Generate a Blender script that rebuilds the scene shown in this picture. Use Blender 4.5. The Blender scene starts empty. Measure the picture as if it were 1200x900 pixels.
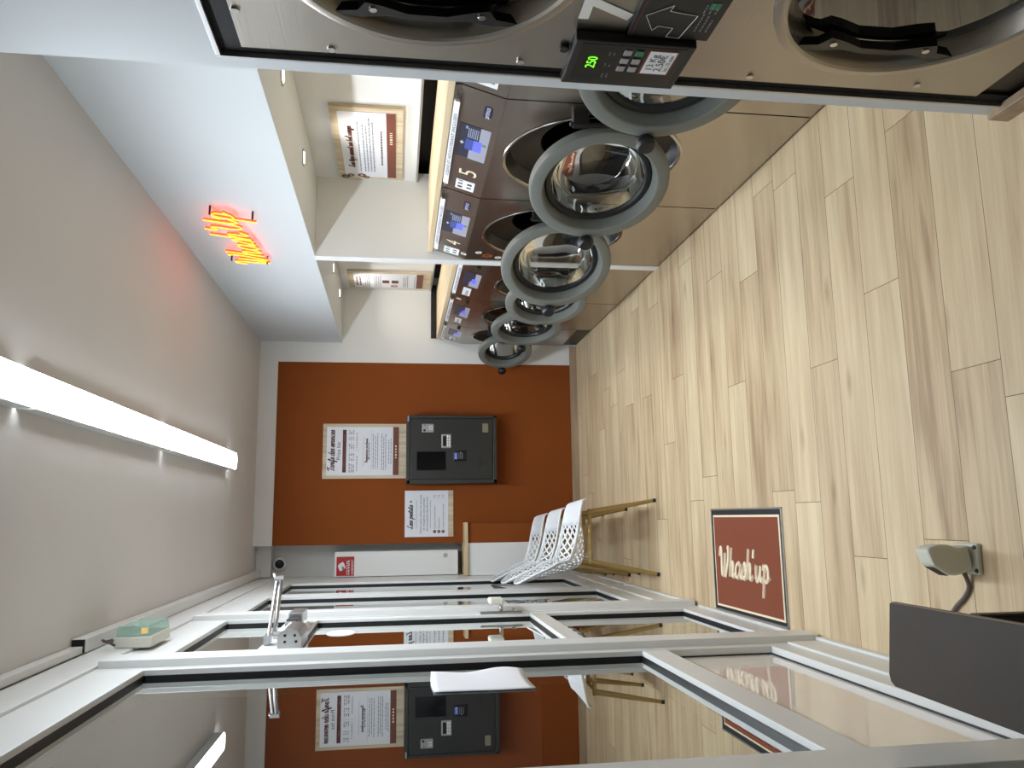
import bpy, bmesh, math, random
from mathutils import Vector, Matrix
random.seed(7)
PI = math.pi
SC = bpy.context.scene
COL = SC.collection

# ------------------------------------------------------------------ materials
def lin(c):
    return tuple((v/12.92 if v <= .04045 else ((v+.055)/1.055)**2.4) for v in [x/255 for x in c])
MATS = {}
def mat(name, rgb, rough=.5, metal=0., spec=.5, emit=None, es=0., bump=None, var=None, coat=0., trans=0., alpha=1., sub=None):
    """rgb 0-255 sRGB; var=(scale, amount) colour mottling; bump=(scale vec, strength)"""
    m = bpy.data.materials.new(name); m.use_nodes = True; nt = m.node_tree
    b = nt.nodes['Principled BSDF']
    c = lin(rgb) + (1,)
    b.inputs['Base Color'].default_value = c
    b.inputs['Roughness'].default_value = rough
    b.inputs['Metallic'].default_value = metal
    b.inputs['Specular IOR Level'].default_value = spec
    b.inputs['Coat Weight'].default_value = coat
    b.inputs['Transmission Weight'].default_value = trans
    b.inputs['Alpha'].default_value = alpha
    if emit:
        b.inputs['Emission Color'].default_value = lin(emit)+(1,); b.inputs['Emission Strength'].default_value = es
    tc = None
    if var or bump:
        tc = nt.nodes.new('ShaderNodeTexCoord')
    if var:
        n = nt.nodes.new('ShaderNodeTexNoise'); n.inputs['Scale'].default_value = var[0]; n.inputs['Detail'].default_value = 4
        nt.links.new(tc.outputs['Object'], n.inputs['Vector'])
        mx = nt.nodes.new('ShaderNodeMix'); mx.data_type = 'RGBA'
        mx.inputs[6].default_value = tuple(v*(1-var[1]) for v in c[:3])+(1,)
        mx.inputs[7].default_value = tuple(min(1, v*(1+var[1])) for v in c[:3])+(1,)
        nt.links.new(n.outputs['Fac'], mx.inputs[0]); nt.links.new(mx.outputs[2], b.inputs['Base Color'])
    if bump:
        mp = nt.nodes.new('ShaderNodeMapping'); mp.inputs['Scale'].default_value = bump[0]
        nt.links.new(tc.outputs['Object'], mp.inputs['Vector'])
        n = nt.nodes.new('ShaderNodeTexNoise'); n.inputs['Scale'].default_value = 1; n.inputs['Detail'].default_value = 3
        nt.links.new(mp.outputs[0], n.inputs['Vector'])
        bp = nt.nodes.new('ShaderNodeBump'); bp.inputs['Strength'].default_value = bump[1]; bp.inputs['Distance'].default_value = .002
        nt.links.new(n.outputs['Fac'], bp.inputs['Height']); nt.links.new(bp.outputs[0], b.inputs['Normal'])
    MATS[name] = m
    return m

def wood(name, a, b2, axis, rough=.5):
    m = bpy.data.materials.new(name); m.use_nodes = True; nt = m.node_tree; L = nt.links.new
    b = nt.nodes['Principled BSDF']; b.inputs['Roughness'].default_value = rough
    tc = nt.nodes.new('ShaderNodeTexCoord'); mp = nt.nodes.new('ShaderNodeMapping')
    s = [26, 26, 26]; s[axis] = 1.6; mp.inputs['Scale'].default_value = s
    L(tc.outputs['Object'], mp.inputs['Vector'])
    n = nt.nodes.new('ShaderNodeTexNoise'); n.inputs['Scale'].default_value = 1.2; n.inputs['Detail'].default_value = 5
    L(mp.outputs[0], n.inputs['Vector'])
    r = nt.nodes.new('ShaderNodeValToRGB'); r.color_ramp.elements[0].position = .3; r.color_ramp.elements[1].position = .7
    r.color_ramp.elements[0].color = lin(a)+(1,); r.color_ramp.elements[1].color = lin(b2)+(1,)
    L(n.outputs['Fac'], r.inputs[0]); L(r.outputs[0], b.inputs['Base Color'])
    MATS[name] = m
    return m

def plank_floor():
    m = bpy.data.materials.new('oak_plank_floor'); m.use_nodes = True; nt = m.node_tree; L = nt.links.new
    b = nt.nodes['Principled BSDF']
    def nd(t): return nt.nodes.new('ShaderNode'+t)
    def mth(op, a, bb=None, c=None):
        n = nd('Math'); n.operation = op
        for i, v in enumerate((a, bb, c)):
            if v is None: continue
            if isinstance(v, (int, float)): n.inputs[i].default_value = v
            else: L(v, n.inputs[i])
        return n.outputs[0]
    tc = nd('TexCoord'); sp = nd('SeparateXYZ'); L(tc.outputs['Object'], sp.inputs[0])
    W, LEN = .19, 1.29
    ry = mth('DIVIDE', mth('ADD', sp.outputs['Y'], -2.02+.19*40), W)
    row = mth('FLOOR', ry); fy = mth('FRACT', ry)
    wn = nd('TexWhiteNoise'); wn.noise_dimensions = '1D'; L(row, wn.inputs['W'])
    rx = mth('ADD', mth('DIVIDE', sp.outputs['X'], LEN), mth('MULTIPLY', wn.outputs['Value'], 7.3))
    colm = mth('FLOOR', rx); fx = mth('FRACT', rx)
    cv = nd('CombineXYZ'); L(row, cv.inputs[0]); L(colm, cv.inputs[1])
    wn2 = nd('TexWhiteNoise'); wn2.noise_dimensions = '3D'; L(cv.outputs[0], wn2.inputs['Vector'])
    # joints: distance to plank edges in metres
    ey = mth('MULTIPLY', mth('MINIMUM', fy, mth('SUBTRACT', 1, fy)), W)
    ex = mth('MULTIPLY', mth('MINIMUM', fx, mth('SUBTRACT', 1, fx)), LEN)
    gap = mth('LESS_THAN', mth('MINIMUM', ex, ey), .0011)
    # grain coordinates, shifted per plank
    vo = nd('VectorMath'); vo.operation = 'MULTIPLY_ADD'
    L(wn2.outputs['Color'], vo.inputs[0]); vo.inputs[1].default_value = (31, 17, 9); L(tc.outputs['Object'], vo.inputs[2])
    def noise(scale, detail, rough=.55, dist=0):
        mp = nd('Mapping'); mp.inputs['Scale'].default_value = scale; L(vo.outputs[0], mp.inputs['Vector'])
        n = nd('TexNoise'); n.inputs['Scale'].default_value = 1; n.inputs['Detail'].default_value = detail
        n.inputs['Roughness'].default_value = rough; n.inputs['Distortion'].default_value = dist
        L(mp.outputs[0], n.inputs['Vector']); return n.outputs['Fac']
    n1 = noise((1.4, 22, 1), 4, .6, .6); n2 = noise((5, 150, 1), 3); n3 = noise((1.1, 5.5, 1), 2, .5, .3)
    nk = noise((3.2, 9, 1), 1)
    g = mth('ADD', mth('MULTIPLY', n1, .55), mth('ADD', mth('MULTIPLY', n2, .2), mth('MULTIPLY', n3, .5)))
    g = mth('ADD', g, mth('MULTIPLY', mth('SUBTRACT', wn2.outputs['Value'], .5), .16))
    r = nd('ValToRGB'); e = r.color_ramp.elements
    e[0].position = .40; e[0].color = lin((165, 138, 107))+(1,)
    e[1].position = .84; e[1].color = lin((224, 206, 170))+(1,)
    k = e.new(.58); k.color = lin((201, 178, 143))+(1,)
    L(g, r.inputs[0])
    # knots
    mk = nd('Mapping'); mk.inputs['Scale'].default_value = (3.1, 9.5, 1); L(vo.outputs[0], mk.inputs['Vector'])
    vor = nd('TexVoronoi'); vor.inputs['Scale'].default_value = .62; vor.inputs['Randomness'].default_value = 1; L(mk.outputs[0], vor.inputs['Vector'])
    rk = nd('ValToRGB'); rk.color_ramp.elements[0].position = .02; rk.color_ramp.elements[0].color = (.42, .33, .26, 1)
    rk.color_ramp.elements[1].position = .13; rk.color_ramp.elements[1].color = (1, 1, 1, 1)
    L(vor.outputs['Distance'], rk.inputs[0])
    mx = nd('Mix'); mx.data_type = 'RGBA'; mx.blend_type = 'MULTIPLY'; mx.inputs[0].default_value = .5
    L(r.outputs[0], mx.inputs[6]); L(rk.outputs[0], mx.inputs[7])
    m2 = nd('Mix'); m2.data_type = 'RGBA'; m2.inputs[7].default_value = lin((92, 74, 56))+(1,)
    L(mx.outputs[2], m2.inputs[6]); L(gap, m2.inputs[0]); L(m2.outputs[2], b.inputs['Base Color'])
    b.inputs['Roughness'].default_value = .48; b.inputs['Specular IOR Level'].default_value = .35
    return m

def window_glass(name='double_glazing', k=4.6, c1=3.6, tint=(.8, .84, .83, 1)):
    """clear double glazing: four-surface Fresnel mix of mirror and see-through"""
    m = bpy.data.materials.new(name); m.use_nodes = True; nt = m.node_tree; L = nt.links.new
    nt.nodes.remove(nt.nodes['Principled BSDF']); out = nt.nodes['Material Output']
    fr = nt.nodes.new('ShaderNodeFresnel'); fr.inputs['IOR'].default_value = 1.52
    a = nt.nodes.new('ShaderNodeMath'); a.operation = 'MULTIPLY'; a.inputs[1].default_value = k; L(fr.outputs[0], a.inputs[0])
    c = nt.nodes.new('ShaderNodeMath'); c.operation = 'MULTIPLY_ADD'; c.inputs[1].default_value = c1; c.inputs[2].default_value = 1; L(fr.outputs[0], c.inputs[0])
    d = nt.nodes.new('ShaderNodeMath'); d.operation = 'DIVIDE'; L(a.outputs[0], d.inputs[0]); L(c.outputs[0], d.inputs[1])
    tr = nt.nodes.new('ShaderNodeBsdfTransparent'); tr.inputs[0].default_value = tint
    gl = nt.nodes.new('ShaderNodeBsdfGlossy'); gl.inputs['Roughness'].default_value = 0.0; gl.inputs[0].default_value = (.93, .95, .94, 1)
    mx = nt.nodes.new('ShaderNodeMixShader'); L(d.outputs[0], mx.inputs[0]); L(tr.outputs[0], mx.inputs[1]); L(gl.outputs[0], mx.inputs[2])
    L(mx.outputs[0], out.inputs[0])
    MATS['glass'] = m
    return m

WALL = mat('white_wall_paint', (226, 226, 224), .6, var=(3, .02))
WALLC = mat('cool_grey_white_paint', (204, 209, 212), .65, var=(3, .02))  # cooler wall white, darkened to offset strong tube light on bulkhead and dryer wall
WALLR = mat('recess_wall_paint', (206, 204, 200), .6, var=(3, .02))
CEIL = mat('ceiling_paint', (214, 210, 206), .75, var=(2.2, .035))
ORANGE = mat('burnt_orange_paint', (132, 68, 24), .8, spec=.2, var=(4, .04))
FRAME = mat('white_lacquered_aluminium', (226, 227, 225), .35, bump=((9, 9, 9), .05))
FRAMEW = mat('worn_white_lacquer', (214, 212, 206), .45, var=(22, .10))
GASK = mat('black_gasket', (18, 19, 21), .45)
GLASS = window_glass(); GLASS1 = window_glass('door_glass', 1.5, .6, (.62, .62, .60, 1))
LOWPANE = mat('pale_glossy_panel', (238, 230, 221), .04, coat=.35)
STEEL = mat('brushed_steel', (176, 168, 158), .27, 1., bump=((3, 3, 220), .12), var=(5, .06))
STEELD = mat('dryer_brushed_steel', (170, 164, 154), .33, 1., bump=((3, 3, 200), .15), var=(6, .08))
STEELM = mat('polished_steel', (200, 198, 194), .16, 1.)
ALU = mat('aluminium_trim', (190, 190, 190), .35, 1.)
RINGG = mat('grey_door_plastic', (112, 115, 110), .42)
RUBBER = mat('black_rubber', (15, 16, 18), .4)
BLACKG = mat('glossy_black_plastic', (9, 7, 6), .3)
BLACKM = mat('matt_black_plastic', (24, 24, 24), .5)
BRUSH = mat('black_brush_seal', (12, 12, 13), .8, bump=((400, 400, 400), .6))
DRUM = mat('dark_drum_steel', (70, 66, 62), .35, 1.)
KNOB = mat('black_knob_plastic', (22, 24, 26), .45)
BOWL = mat('door_bowl_glass', (235, 240, 238), .0, spec=.5, trans=1.)
DGLASS = mat('smoked_dryer_glass', (10, 10, 10), .05, coat=1.)
OAK = wood('light_oak_worktop', (214, 190, 150), (232, 213, 178), 1)
OAKX = wood('light_oak_board', (196, 172, 132), (214, 194, 156), 0)
OAKF = wood('washed_oak_frame', (178, 160, 132), (214, 200, 174), 2)
SKIRT = wood('oak_skirting', (150, 128, 104), (176, 155, 128), 0)
BENCHM = mat('dark_brown_wood', (64, 56, 49), .55, spec=.3, var=(8, .10), bump=((3, 60, 60), .06))
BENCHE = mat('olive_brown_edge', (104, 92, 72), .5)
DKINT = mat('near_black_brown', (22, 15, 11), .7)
PLANK = plank_floor()
SHEET = mat('white_printed_sheet', (222, 224, 230), .45)
PAPER = mat('white_paper', (236, 236, 240), .7)
INK = mat('dark_ink', (54, 48, 50), .6)
INKB = mat('brown_ink', (92, 44, 38), .6)
BROWNB = mat('brown_band', (112, 58, 42), .55)
GREYINK = mat('grey_ink', (134, 134, 142), .6)
CREAM = mat('cream_print', (236, 220, 190), .6)
TERM = mat('anthracite_lacquer', (46, 45, 43), .42, bump=((300, 300, 300), .05))
TERMD = mat('anthracite_door', (40, 40, 38), .4, bump=((300, 300, 300), .05))
SILVER = mat('silver_plastic', (170, 170, 172), .35, .4)
BEIGE = mat('beige_plate', (132, 126, 104), .5)
SCRK = mat('dark_screen_glass', (5, 5, 6), .06)
CHAIRW = mat('white_moulded_plastic', (232, 234, 236), .38)
BRASS = mat('gold_painted_metal', (160, 134, 82), .42, .35)
MATB = mat('terracotta_mat_pile', (130, 68, 44), .95, bump=((500, 500, 500), .5), var=(40, .06))
MATK = mat('black_mat_rubber', (20, 20, 20), .7)
RED = mat('red_sticker', (168, 24, 24), .5)
GREENP = None
CREAMP = mat('aged_cream_plastic', (222, 220, 208), .5)
SENS = mat('grey_beige_cast_metal', (204, 204, 190), .45, var=(20, .05))
CABLE = mat('grey_cable', (92, 82, 80), .5)
GREYC = mat('pale_grey_paint', (170, 170, 164), .45)
NAVY = mat('navy_badge', (20, 30, 84), .35)
WHITEP = mat('white_print', (238, 238, 232), .5)
ORFL = mat('orange_print', (150, 72, 34), .5)
FROST = mat('frosted_film', (200, 196, 180), .5, alpha=.22)
GREENL = mat('green_lens', (170, 225, 205), .15, alpha=.42)
DARKP = mat('dark_plinth', (62, 56, 50), .4, .6)
SCRD = mat('screen_dark', (44, 46, 62), .3, emit=(44, 46, 62), es=.35)
SCRL = mat('screen_light', (150, 152, 166), .3, emit=(150, 152, 166), es=.28)
SCRB = mat('screen_blue', (90, 100, 235), .3, emit=(90, 100, 240), es=.75)
SCRM = mat('screen_mid_blue', (60, 76, 140), .3, emit=(60, 80, 150), es=.5)
SCRG = mat('screen_lines', (140, 150, 170), .3, emit=(130, 140, 160), es=.3)
LEDG = mat('green_digits', (120, 255, 40), .4, emit=(120, 255, 40), es=1.6)
GREENB = mat('green_button', (30, 120, 80), .4)
TUBE = mat('lit_diffuser', (250, 250, 250), .4, emit=(236, 246, 255), es=61.)
SPOTM = mat('lit_spot_lens', (255, 255, 255), .4, emit=(255, 250, 240), es=18.)
NEONY = mat('neon_tube_core', (255, 190, 60), .4, emit=(255, 196, 60), es=1.7)
NEONGLOW = mat('neon_red_jacket', (255, 80, 30), .4, emit=(255, 58, 24), es=3.2)  # stands in for the orange glow round the letters
AMBER = mat('amber_lamp', (255, 190, 60), .4, emit=(255, 180, 60), es=.8)
PAVE = mat('night_pavement', (40, 40, 42), .9, var=(6, .2))

# ------------------------------------------------------------------ mesh builder
class MB:
    def __init__(s, org=(0, 0, 0)):
        s.bm = bmesh.new(); s.o = Vector(org); s.mi = 0
    def _v(s, p): return s.bm.verts.new(Vector(p)-s.o)
    def face(s, pts, smooth=False):
        f = s.bm.faces.new([s._v(p) for p in pts]); f.material_index = s.mi; f.smooth = smooth; return f
    def box(s, x0, x1, y0, y1, z0, z1, bev=0., seg=2):
        P = [(x, y, z) for x in sorted((x0, x1)) for y in sorted((y0, y1)) for z in sorted((z0, z1))]
        v = [s._v(p) for p in P]
        fs = []
        for q in ((0, 1, 3, 2), (4, 6, 7, 5), (0, 4, 5, 1), (2, 3, 7, 6), (0, 2, 6, 4), (1, 5, 7, 3)):
            f = s.bm.faces.new([v[i] for i in q]); f.material_index = s.mi; fs.append(f)
        if bev:
            ed = list({e for f in fs for e in f.edges})
            r = bmesh.ops.bevel(s.bm, geom=ed, offset=bev, segments=seg, affect='EDGES', profile=.5)
            for f in r['faces']: f.material_index = s.mi
        return s
    def prism(s, poly, axis, a0, a1, bev=0.):
        """poly: 2D points; axis 0 -> (y,z), 1 -> (x,z), 2 -> (x,y); extruded a0..a1"""
        def P(p, a):
            return {0: (a, p[0], p[1]), 1: (p[0], a, p[1]), 2: (p[0], p[1], a)}[axis]
        A = [s._v(P(p, a0)) for p in poly]; B = [s._v(P(p, a1)) for p in poly]
        fs = [s.bm.faces.new(A), s.bm.faces.new(B[::-1])]
        n = len(poly)
        for i in range(n):
            j = (i+1) % n
            fs.append(s.bm.faces.new([A[i], B[i], B[j], A[j]]))
        for f in fs: f.material_index = s.mi
        bmesh.ops.recalc_face_normals(s.bm, faces=fs)
        if bev:
            ed = list({e for f in fs for e in f.edges})
            r = bmesh.ops.bevel(s.bm, geom=ed, offset=bev, segments=2, affect='EDGES', profile=.5)
            for f in r['faces']: f.material_index = s.mi
        return s
    def tube(s, pts, r, seg=8, caps=True, closed=False):
        pts = [Vector(p) for p in pts]; n = len(pts)
        rr = r if isinstance(r, (list, tuple)) else [r]*n
        rings = []; prev = None
        for i, p in enumerate(pts):
            if closed: d = pts[(i+1) % n]-pts[i-1]
            else: d = pts[min(i+1, n-1)]-pts[max(i-1, 0)]
            if d.length < 1e-9: d = Vector((0, 0, 1))
            d.normalize()
            if prev is None:
                a = Vector((0, 0, 1)) if abs(d.z) < .9 else Vector((1, 0, 0))
                u = d.cross(a).normalized()
            else:
                u = (prev-d*prev.dot(d))
                u = u.normalized() if u.length > 1e-6 else d.orthogonal().normalized()
            prev = u; w = d.cross(u)
            rings.append([s._v(p+(u*math.cos(2*PI*k/seg)+w*math.sin(2*PI*k/seg))*rr[i]) for k in range(seg)])
        m = n if closed else n-1
        for i in range(m):
            A = rings[i]; B = rings[(i+1) % n]
            for k in range(seg):
                f = s.bm.faces.new([A[k], A[(k+1) % seg], B[(k+1) % seg], B[k]]); f.smooth = True; f.material_index = s.mi
        if caps and not closed:
            for R_, in ((rings[0],), (rings[-1],)):
                f = s.bm.faces.new(R_); f.material_index = s.mi
        return s
    def lathe(s, prof, c, ax, seg=48, closed=False):
        """prof [(r, h)]: revolved about the axis ax through c"""
        c = Vector(c); ax = Vector(ax).normalized(); u = ax.orthogonal().normalized(); w = ax.cross(u)
        rings = []
        for r, h in prof:
            if r < 1e-6: rings.append([s._v(c+ax*h)])
            else: rings.append([s._v(c+ax*h+(u*math.cos(2*PI*k/seg)+w*math.sin(2*PI*k/seg))*r) for k in range(seg)])
        N = len(rings)
        for i in range(N if closed else N-1):
            A, B = rings[i], rings[(i+1) % N]
            for k in range(seg):
                k2 = (k+1) % seg
                q = [A[0] if len(A) == 1 else A[k], A[0] if len(A) == 1 else A[k2], B[0] if len(B) == 1 else B[k2], B[0] if len(B) == 1 else B[k]]
                q = list(dict.fromkeys(q))
                if len(q) > 2:
                    f = s.bm.faces.new(q); f.smooth = True; f.material_index = s.mi
        return s
    def disc(s, c, ax, r, h, seg=24, bev=0):
        b = bev or min(r, h)*.12
        return s.lathe([(0, 0), (r, 0), (r, h-b), (r-b, h), (0, h)], c, ax, seg)
    def plate_hole(s, x, y0, y1, z0, z1, cy, cz, r, seg=64):
        """flat plate in plane x with a round hole (faces -x)"""
        inn = []; out = []
        for k in range(seg):
            a = 2*PI*(k+.5)/seg; dy, dz = math.cos(a), math.sin(a)
            t = min(((y1-cy)/dy if dy > 0 else (y0-cy)/dy) if abs(dy) > 1e-9 else 1e9, ((z1-cz)/dz if dz > 0 else (z0-cz)/dz) if abs(dz) > 1e-9 else 1e9)
            inn.append(s._v((x, cy+dy*r, cz+dz*r))); out.append([x, cy+dy*t, cz+dz*t])
        for yy, zz in ((y0, z0), (y0, z1), (y1, z0), (y1, z1)):
            k = min(range(seg), key=lambda i: (out[i][1]-yy)**2+(out[i][2]-zz)**2); out[k] = [x, yy, zz]
        out = [s._v(p) for p in out]
        for k in range(seg):
            j = (k+1) % seg
            f = s.bm.faces.new([inn[k], out[k], out[j], inn[j]]); f.material_index = s.mi
        return s
    def build(s, name, m, parent=None, loc=(0, 0, 0), rotz=0., fix=True, mods=None):
        if fix: bmesh.ops.recalc_face_normals(s.bm, faces=s.bm.faces)
        for e in s.bm.edges:
            if len(e.link_faces) == 2 and e.calc_face_angle(0) > math.radians(28): e.smooth = False
        me = bpy.data.meshes.new(name); s.bm.to_mesh(me); s.bm.free()
        for q in (m if isinstance(m, (list, tuple)) else [m]): me.materials.append(q)
        o = bpy.data.objects.new(name, me); COL.objects.link(o)
        o.location = loc; o.rotation_euler = (0, 0, rotz)
        if parent: o.parent = parent
        return o

def tag(o, label=None, cat=None, group=None, kind=None):
    if label: o['label'] = label
    if cat: o['category'] = cat
    if group: o['group'] = group
    if kind: o['kind'] = kind
    return o
def thing(name, label, cat, loc, group=None):
    o = bpy.data.objects.new(name, None); COL.objects.link(o); o.location = loc; o.empty_display_size = .1
    return tag(o, label, cat, group)
def struct(name, mb, m):
    return tag(mb.build(name, m), kind='structure')

def text(body, size, org, ex, ey, m, parent=None, base=(0, 0, 0), align='LEFT', name='lettering', fit=None, shear=0., off=0.):
    """filled lettering in the plane (ex, ey) at org; size = letter height scale; fit = width to squeeze to"""
    cu = bpy.data.curves.new(name, 'FONT'); cu.body = body; cu.size = size; cu.align_x = align; cu.shear = shear; cu.offset = off
    cu.space_line = 1.15
    tmp = bpy.data.objects.new('tmp_text', cu); COL.objects.link(tmp)
    dg = bpy.context.evaluated_depsgraph_get(); dg.update()
    me = bpy.data.meshes.new_from_object(tmp.evaluated_get(dg))
    COL.objects.unlink(tmp); bpy.data.objects.remove(tmp); bpy.data.curves.remove(cu)
    ex, ey, og = Vector(ex), Vector(ey), Vector(org)-Vector(base); nz = ex.cross(ey)
    sx = 1.
    if fit and len(me.vertices):
        w = max(v.co.x for v in me.vertices)-min(v.co.x for v in me.vertices); sx = fit/w
    for v in me.vertices:
        v.co = og+ex*v.co.x*sx+ey*v.co.y+nz*.0006
    me.name = name; me.materials.clear(); me.materials.append(m)
    o = bpy.data.objects.new(name, me); COL.objects.link(o)
    if parent: o.parent = parent
    return o

# handwritten letters as strokes (x-height 1)
GL = {
 'a': (1.1, [[(.75, .85), (.45, 1), (.1, .6), (.15, .1), (.45, 0), (.75, .5), (.8, .98), (.8, .3), (.95, 0), (1.15, .25)]]),
 'b': (.95, [[(.1, 1.0), (.3, 1.9), (.1, .4), (.35, 0), (.7, .4), (.5, .95), (.15, .7)]]),
 'c': (.85, [[(.7, .8), (.45, 1), (.1, .6), (.15, .1), (.5, 0), (.9, .3)]]),
 'd': (1.1, [[(.75, .85), (.45, 1), (.1, .6), (.15, .1), (.45, 0), (.75, .5), (.95, 2.0), (.8, .4), (.95, 0), (1.15, .25)]]),
 'e': (.9, [[(.1, .45), (.5, .55), (.7, .85), (.45, 1), (.12, .6), (.2, .08), (.55, 0), (.95, .3)]]),
 'f': (.75, [[(.05, .4), (.6, 1.5), (.5, 1.95), (.32, 1.5), (.2, .2), (.05, -.75), (.2, -.85), (.35, -.1), (.75, .3)]]),
 'g': (1.05, [[(.75, .85), (.45, 1), (.1, .6), (.2, .1), (.5, .1), (.78, .9), (.7, -.5), (.35, -.9), (.2, -.5), (1.0, .25)]]),
 'h': (1.0, [[(.0, .0), (.3, 2.0)], [(.08, .4), (.45, 1.0), (.66, .85), (.55, .15), (.7, 0), (1.0, .3)]]),
 'i': (.58, [[(.0, .3), (.25, 1.0), (.18, .2), (.35, 0), (.62, .3)], [(.32, 1.4), (.36, 1.5)]]),
 'l': (.6, [[(.05, .2), (.45, 1.75), (.34, 2.0), (.2, 1.6), (.15, .3), (.3, 0), (.65, .3)]]),
 'm': (1.5, [[(.05, 0), (.2, 1.0)], [(.12, .5), (.4, 1.0), (.55, .8), (.5, 0)], [(.52, .5), (.85, 1.0), (1.05, .8), (1.0, .15), (1.15, 0), (1.5, .3)]]),
 'n': (1.05, [[(.05, 0), (.2, 1.0)], [(.12, .5), (.45, 1.0), (.66, .82), (.58, .15), (.72, 0), (1.05, .3)]]),
 'o': (.95, [[(.5, 1), (.12, .7), (.1, .2), (.4, 0), (.72, .4), (.65, .9), (.5, 1), (.6, .8), (1.0, .85)]]),
 'p': (1.0, [[(.05, .75), (.28, 1.0), (.05, -1.0)], [(.2, .45), (.5, 1.0), (.82, .75), (.72, .12), (.3, .02)], [(.72, .12), (1.05, .35)]]),
 'r': (.85, [[(.0, .2), (.25, 1.05), (.32, .82), (.62, .88), (.5, .2), (.65, 0), (.9, .3)]]),
 's': (.75, [[(-.05, .15), (.45, 1.05), (.62, .5), (.45, .0), (.12, .1)], [(.45, 0), (.8, .28)]]),
 't': (.68, [[(.05, .3), (.38, 1.7), (.2, .25), (.38, 0), (.72, .3)], [(.0, 1.1), (.68, 1.18)]]),
 'u': (1.1, [[(.05, .7), (.15, 1.0), (.1, .2), (.35, 0), (.7, .5), (.8, 1.0), (.75, .2), (.93, 0), (1.15, .3)]]),
 'v': (.95, [[(.0, .8), (.18, 1), (.32, .1), (.45, 0), (.75, .95), (.98, .9)]]),
 'W': (1.75, [[(-.05, 1.35), (.05, 1.85), (.28, 1.95), (.38, 1.5), (.4, .3), (.55, 0), (.8, .7), (.92, 1.6), (.9, .4), (1.05, 0), (1.5, 1.1), (1.55, 2.0), (1.4, 1.9)]]),
 'T': (1.05, [[(-.15, 1.6), (.1, 1.9), (1.3, 2.05)], [(.7, 1.95), (.5, .3), (.3, 0), (.1, .2)]]),
 'L': (1.15, [[(.9, 1.8), (.65, 2.0), (.45, 1.2), (.4, .3), (.1, .05), (.2, .28), (.6, .05), (1.15, .2)]]),
 'P': (1.0, [[(.4, 1.9), (.15, 0)], [(.0, 1.6), (.5, 2.0), (.95, 1.6), (.6, 1.0), (.3, 1.0)]]),
 'U': (1.5, [[(-.1, 1.3), (.12, 1.6), (.24, 1.3), (.15, .4), (.45, 0), (.9, .5), (1.15, 1.65), (1.05, .4), (1.25, 0), (1.55, .35)]]),
 "'": (.35, [[(.16, 2.0), (.06, 1.45)]]),
 '+': (1.0, [[(.1, .7), (.8, .7)], [(.45, 1.1), (.45, .3)]]),
 ' ': (.6, []),
}
def smooth(pts, n=6):
    if len(pts) < 3: return [Vector((p[0], p[1], 0)) for p in pts]
    q = [Vector((p[0], p[1], 0)) for p in pts]; out = []
    for i in range(len(q)-1):
        a, b, c, d = q[max(i-1, 0)], q[i], q[i+1], q[min(i+2, len(q)-1)]
        for k in range(n):
            t = k/n
            out.append(.5*((2*b)+(c-a)*t+(2*a-5*b+4*c-d)*t*t+(3*b-a-3*c+d)*t**3))
    out.append(q[-1]); return out
def strokes(s, slant=.22):
    x = 0; out = []
    for ch in s:
        adv, ss = GL[ch]
        for st in ss: out.append([Vector((x+p.x+p.y*slant, p.y, 0)) for p in smooth(st)])
        x += adv
    return out, x
def script(mb, s, org, ex, ey, width, height, pen, slant=.22, seg=5, lift=0., flat=False):
    """handwriting swept as thin rounded strokes; height = x-height in metres, width = full length"""
    st, w = strokes(s, slant); ex, ey = Vector(ex), Vector(ey); nz = ex.cross(ey); og = Vector(org)
    fx = width/w
    for line in st:
        pts = [og+ex*p.x*fx+ey*p.y*height+nz*lift for p in line]
        if flat:
            L_, R_ = [], []
            for i, p in enumerate(pts):
                d = (pts[min(i+1, len(pts)-1)]-pts[max(i-1, 0)])
                d = d.normalized() if d.length > 1e-9 else ex
                sd = nz.cross(d)*pen*.5
                L_.append(mb._v(p+sd)); R_.append(mb._v(p-sd))
            for i in range(len(pts)-1):
                f = mb.bm.faces.new([L_[i], R_[i], R_[i+1], L_[i+1]]); f.material_index = mb.mi
        else: mb.tube(pts, pen*.5, seg)
    return mb
def greek(mb, org, ex, ey, width, lines, lh, th, ragged=.15, word=(.008, .03)):
    """rows of tiny unreadable print as short word bars"""
    ex, ey, og = Vector(ex), Vector(ey), Vector(org)
    nz = ex.cross(ey)
    for i in range(lines):
        x = 0; W = width*(1-random.random()*ragged)
        while x < W-.004:
            w = min(random.uniform(*word), W-x)
            a = og+ex*x-ey*(i*lh)+nz*.0006
            mb.face([a, a+ex*w, a+ex*w+ey*th, a+ey*th]); x += w+th*.9
    return mb
def rect(mb, org, ex, ey, x0, x1, y0, y1, lift=.0006):
    ex, ey, og = Vector(ex), Vector(ey), Vector(org); nz = ex.cross(ey)*lift
    return mb.face([og+ex*x0+ey*y0+nz, og+ex*x1+ey*y0+nz, og+ex*x1+ey*y1+nz, og+ex*x0+ey*y1+nz])

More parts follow.
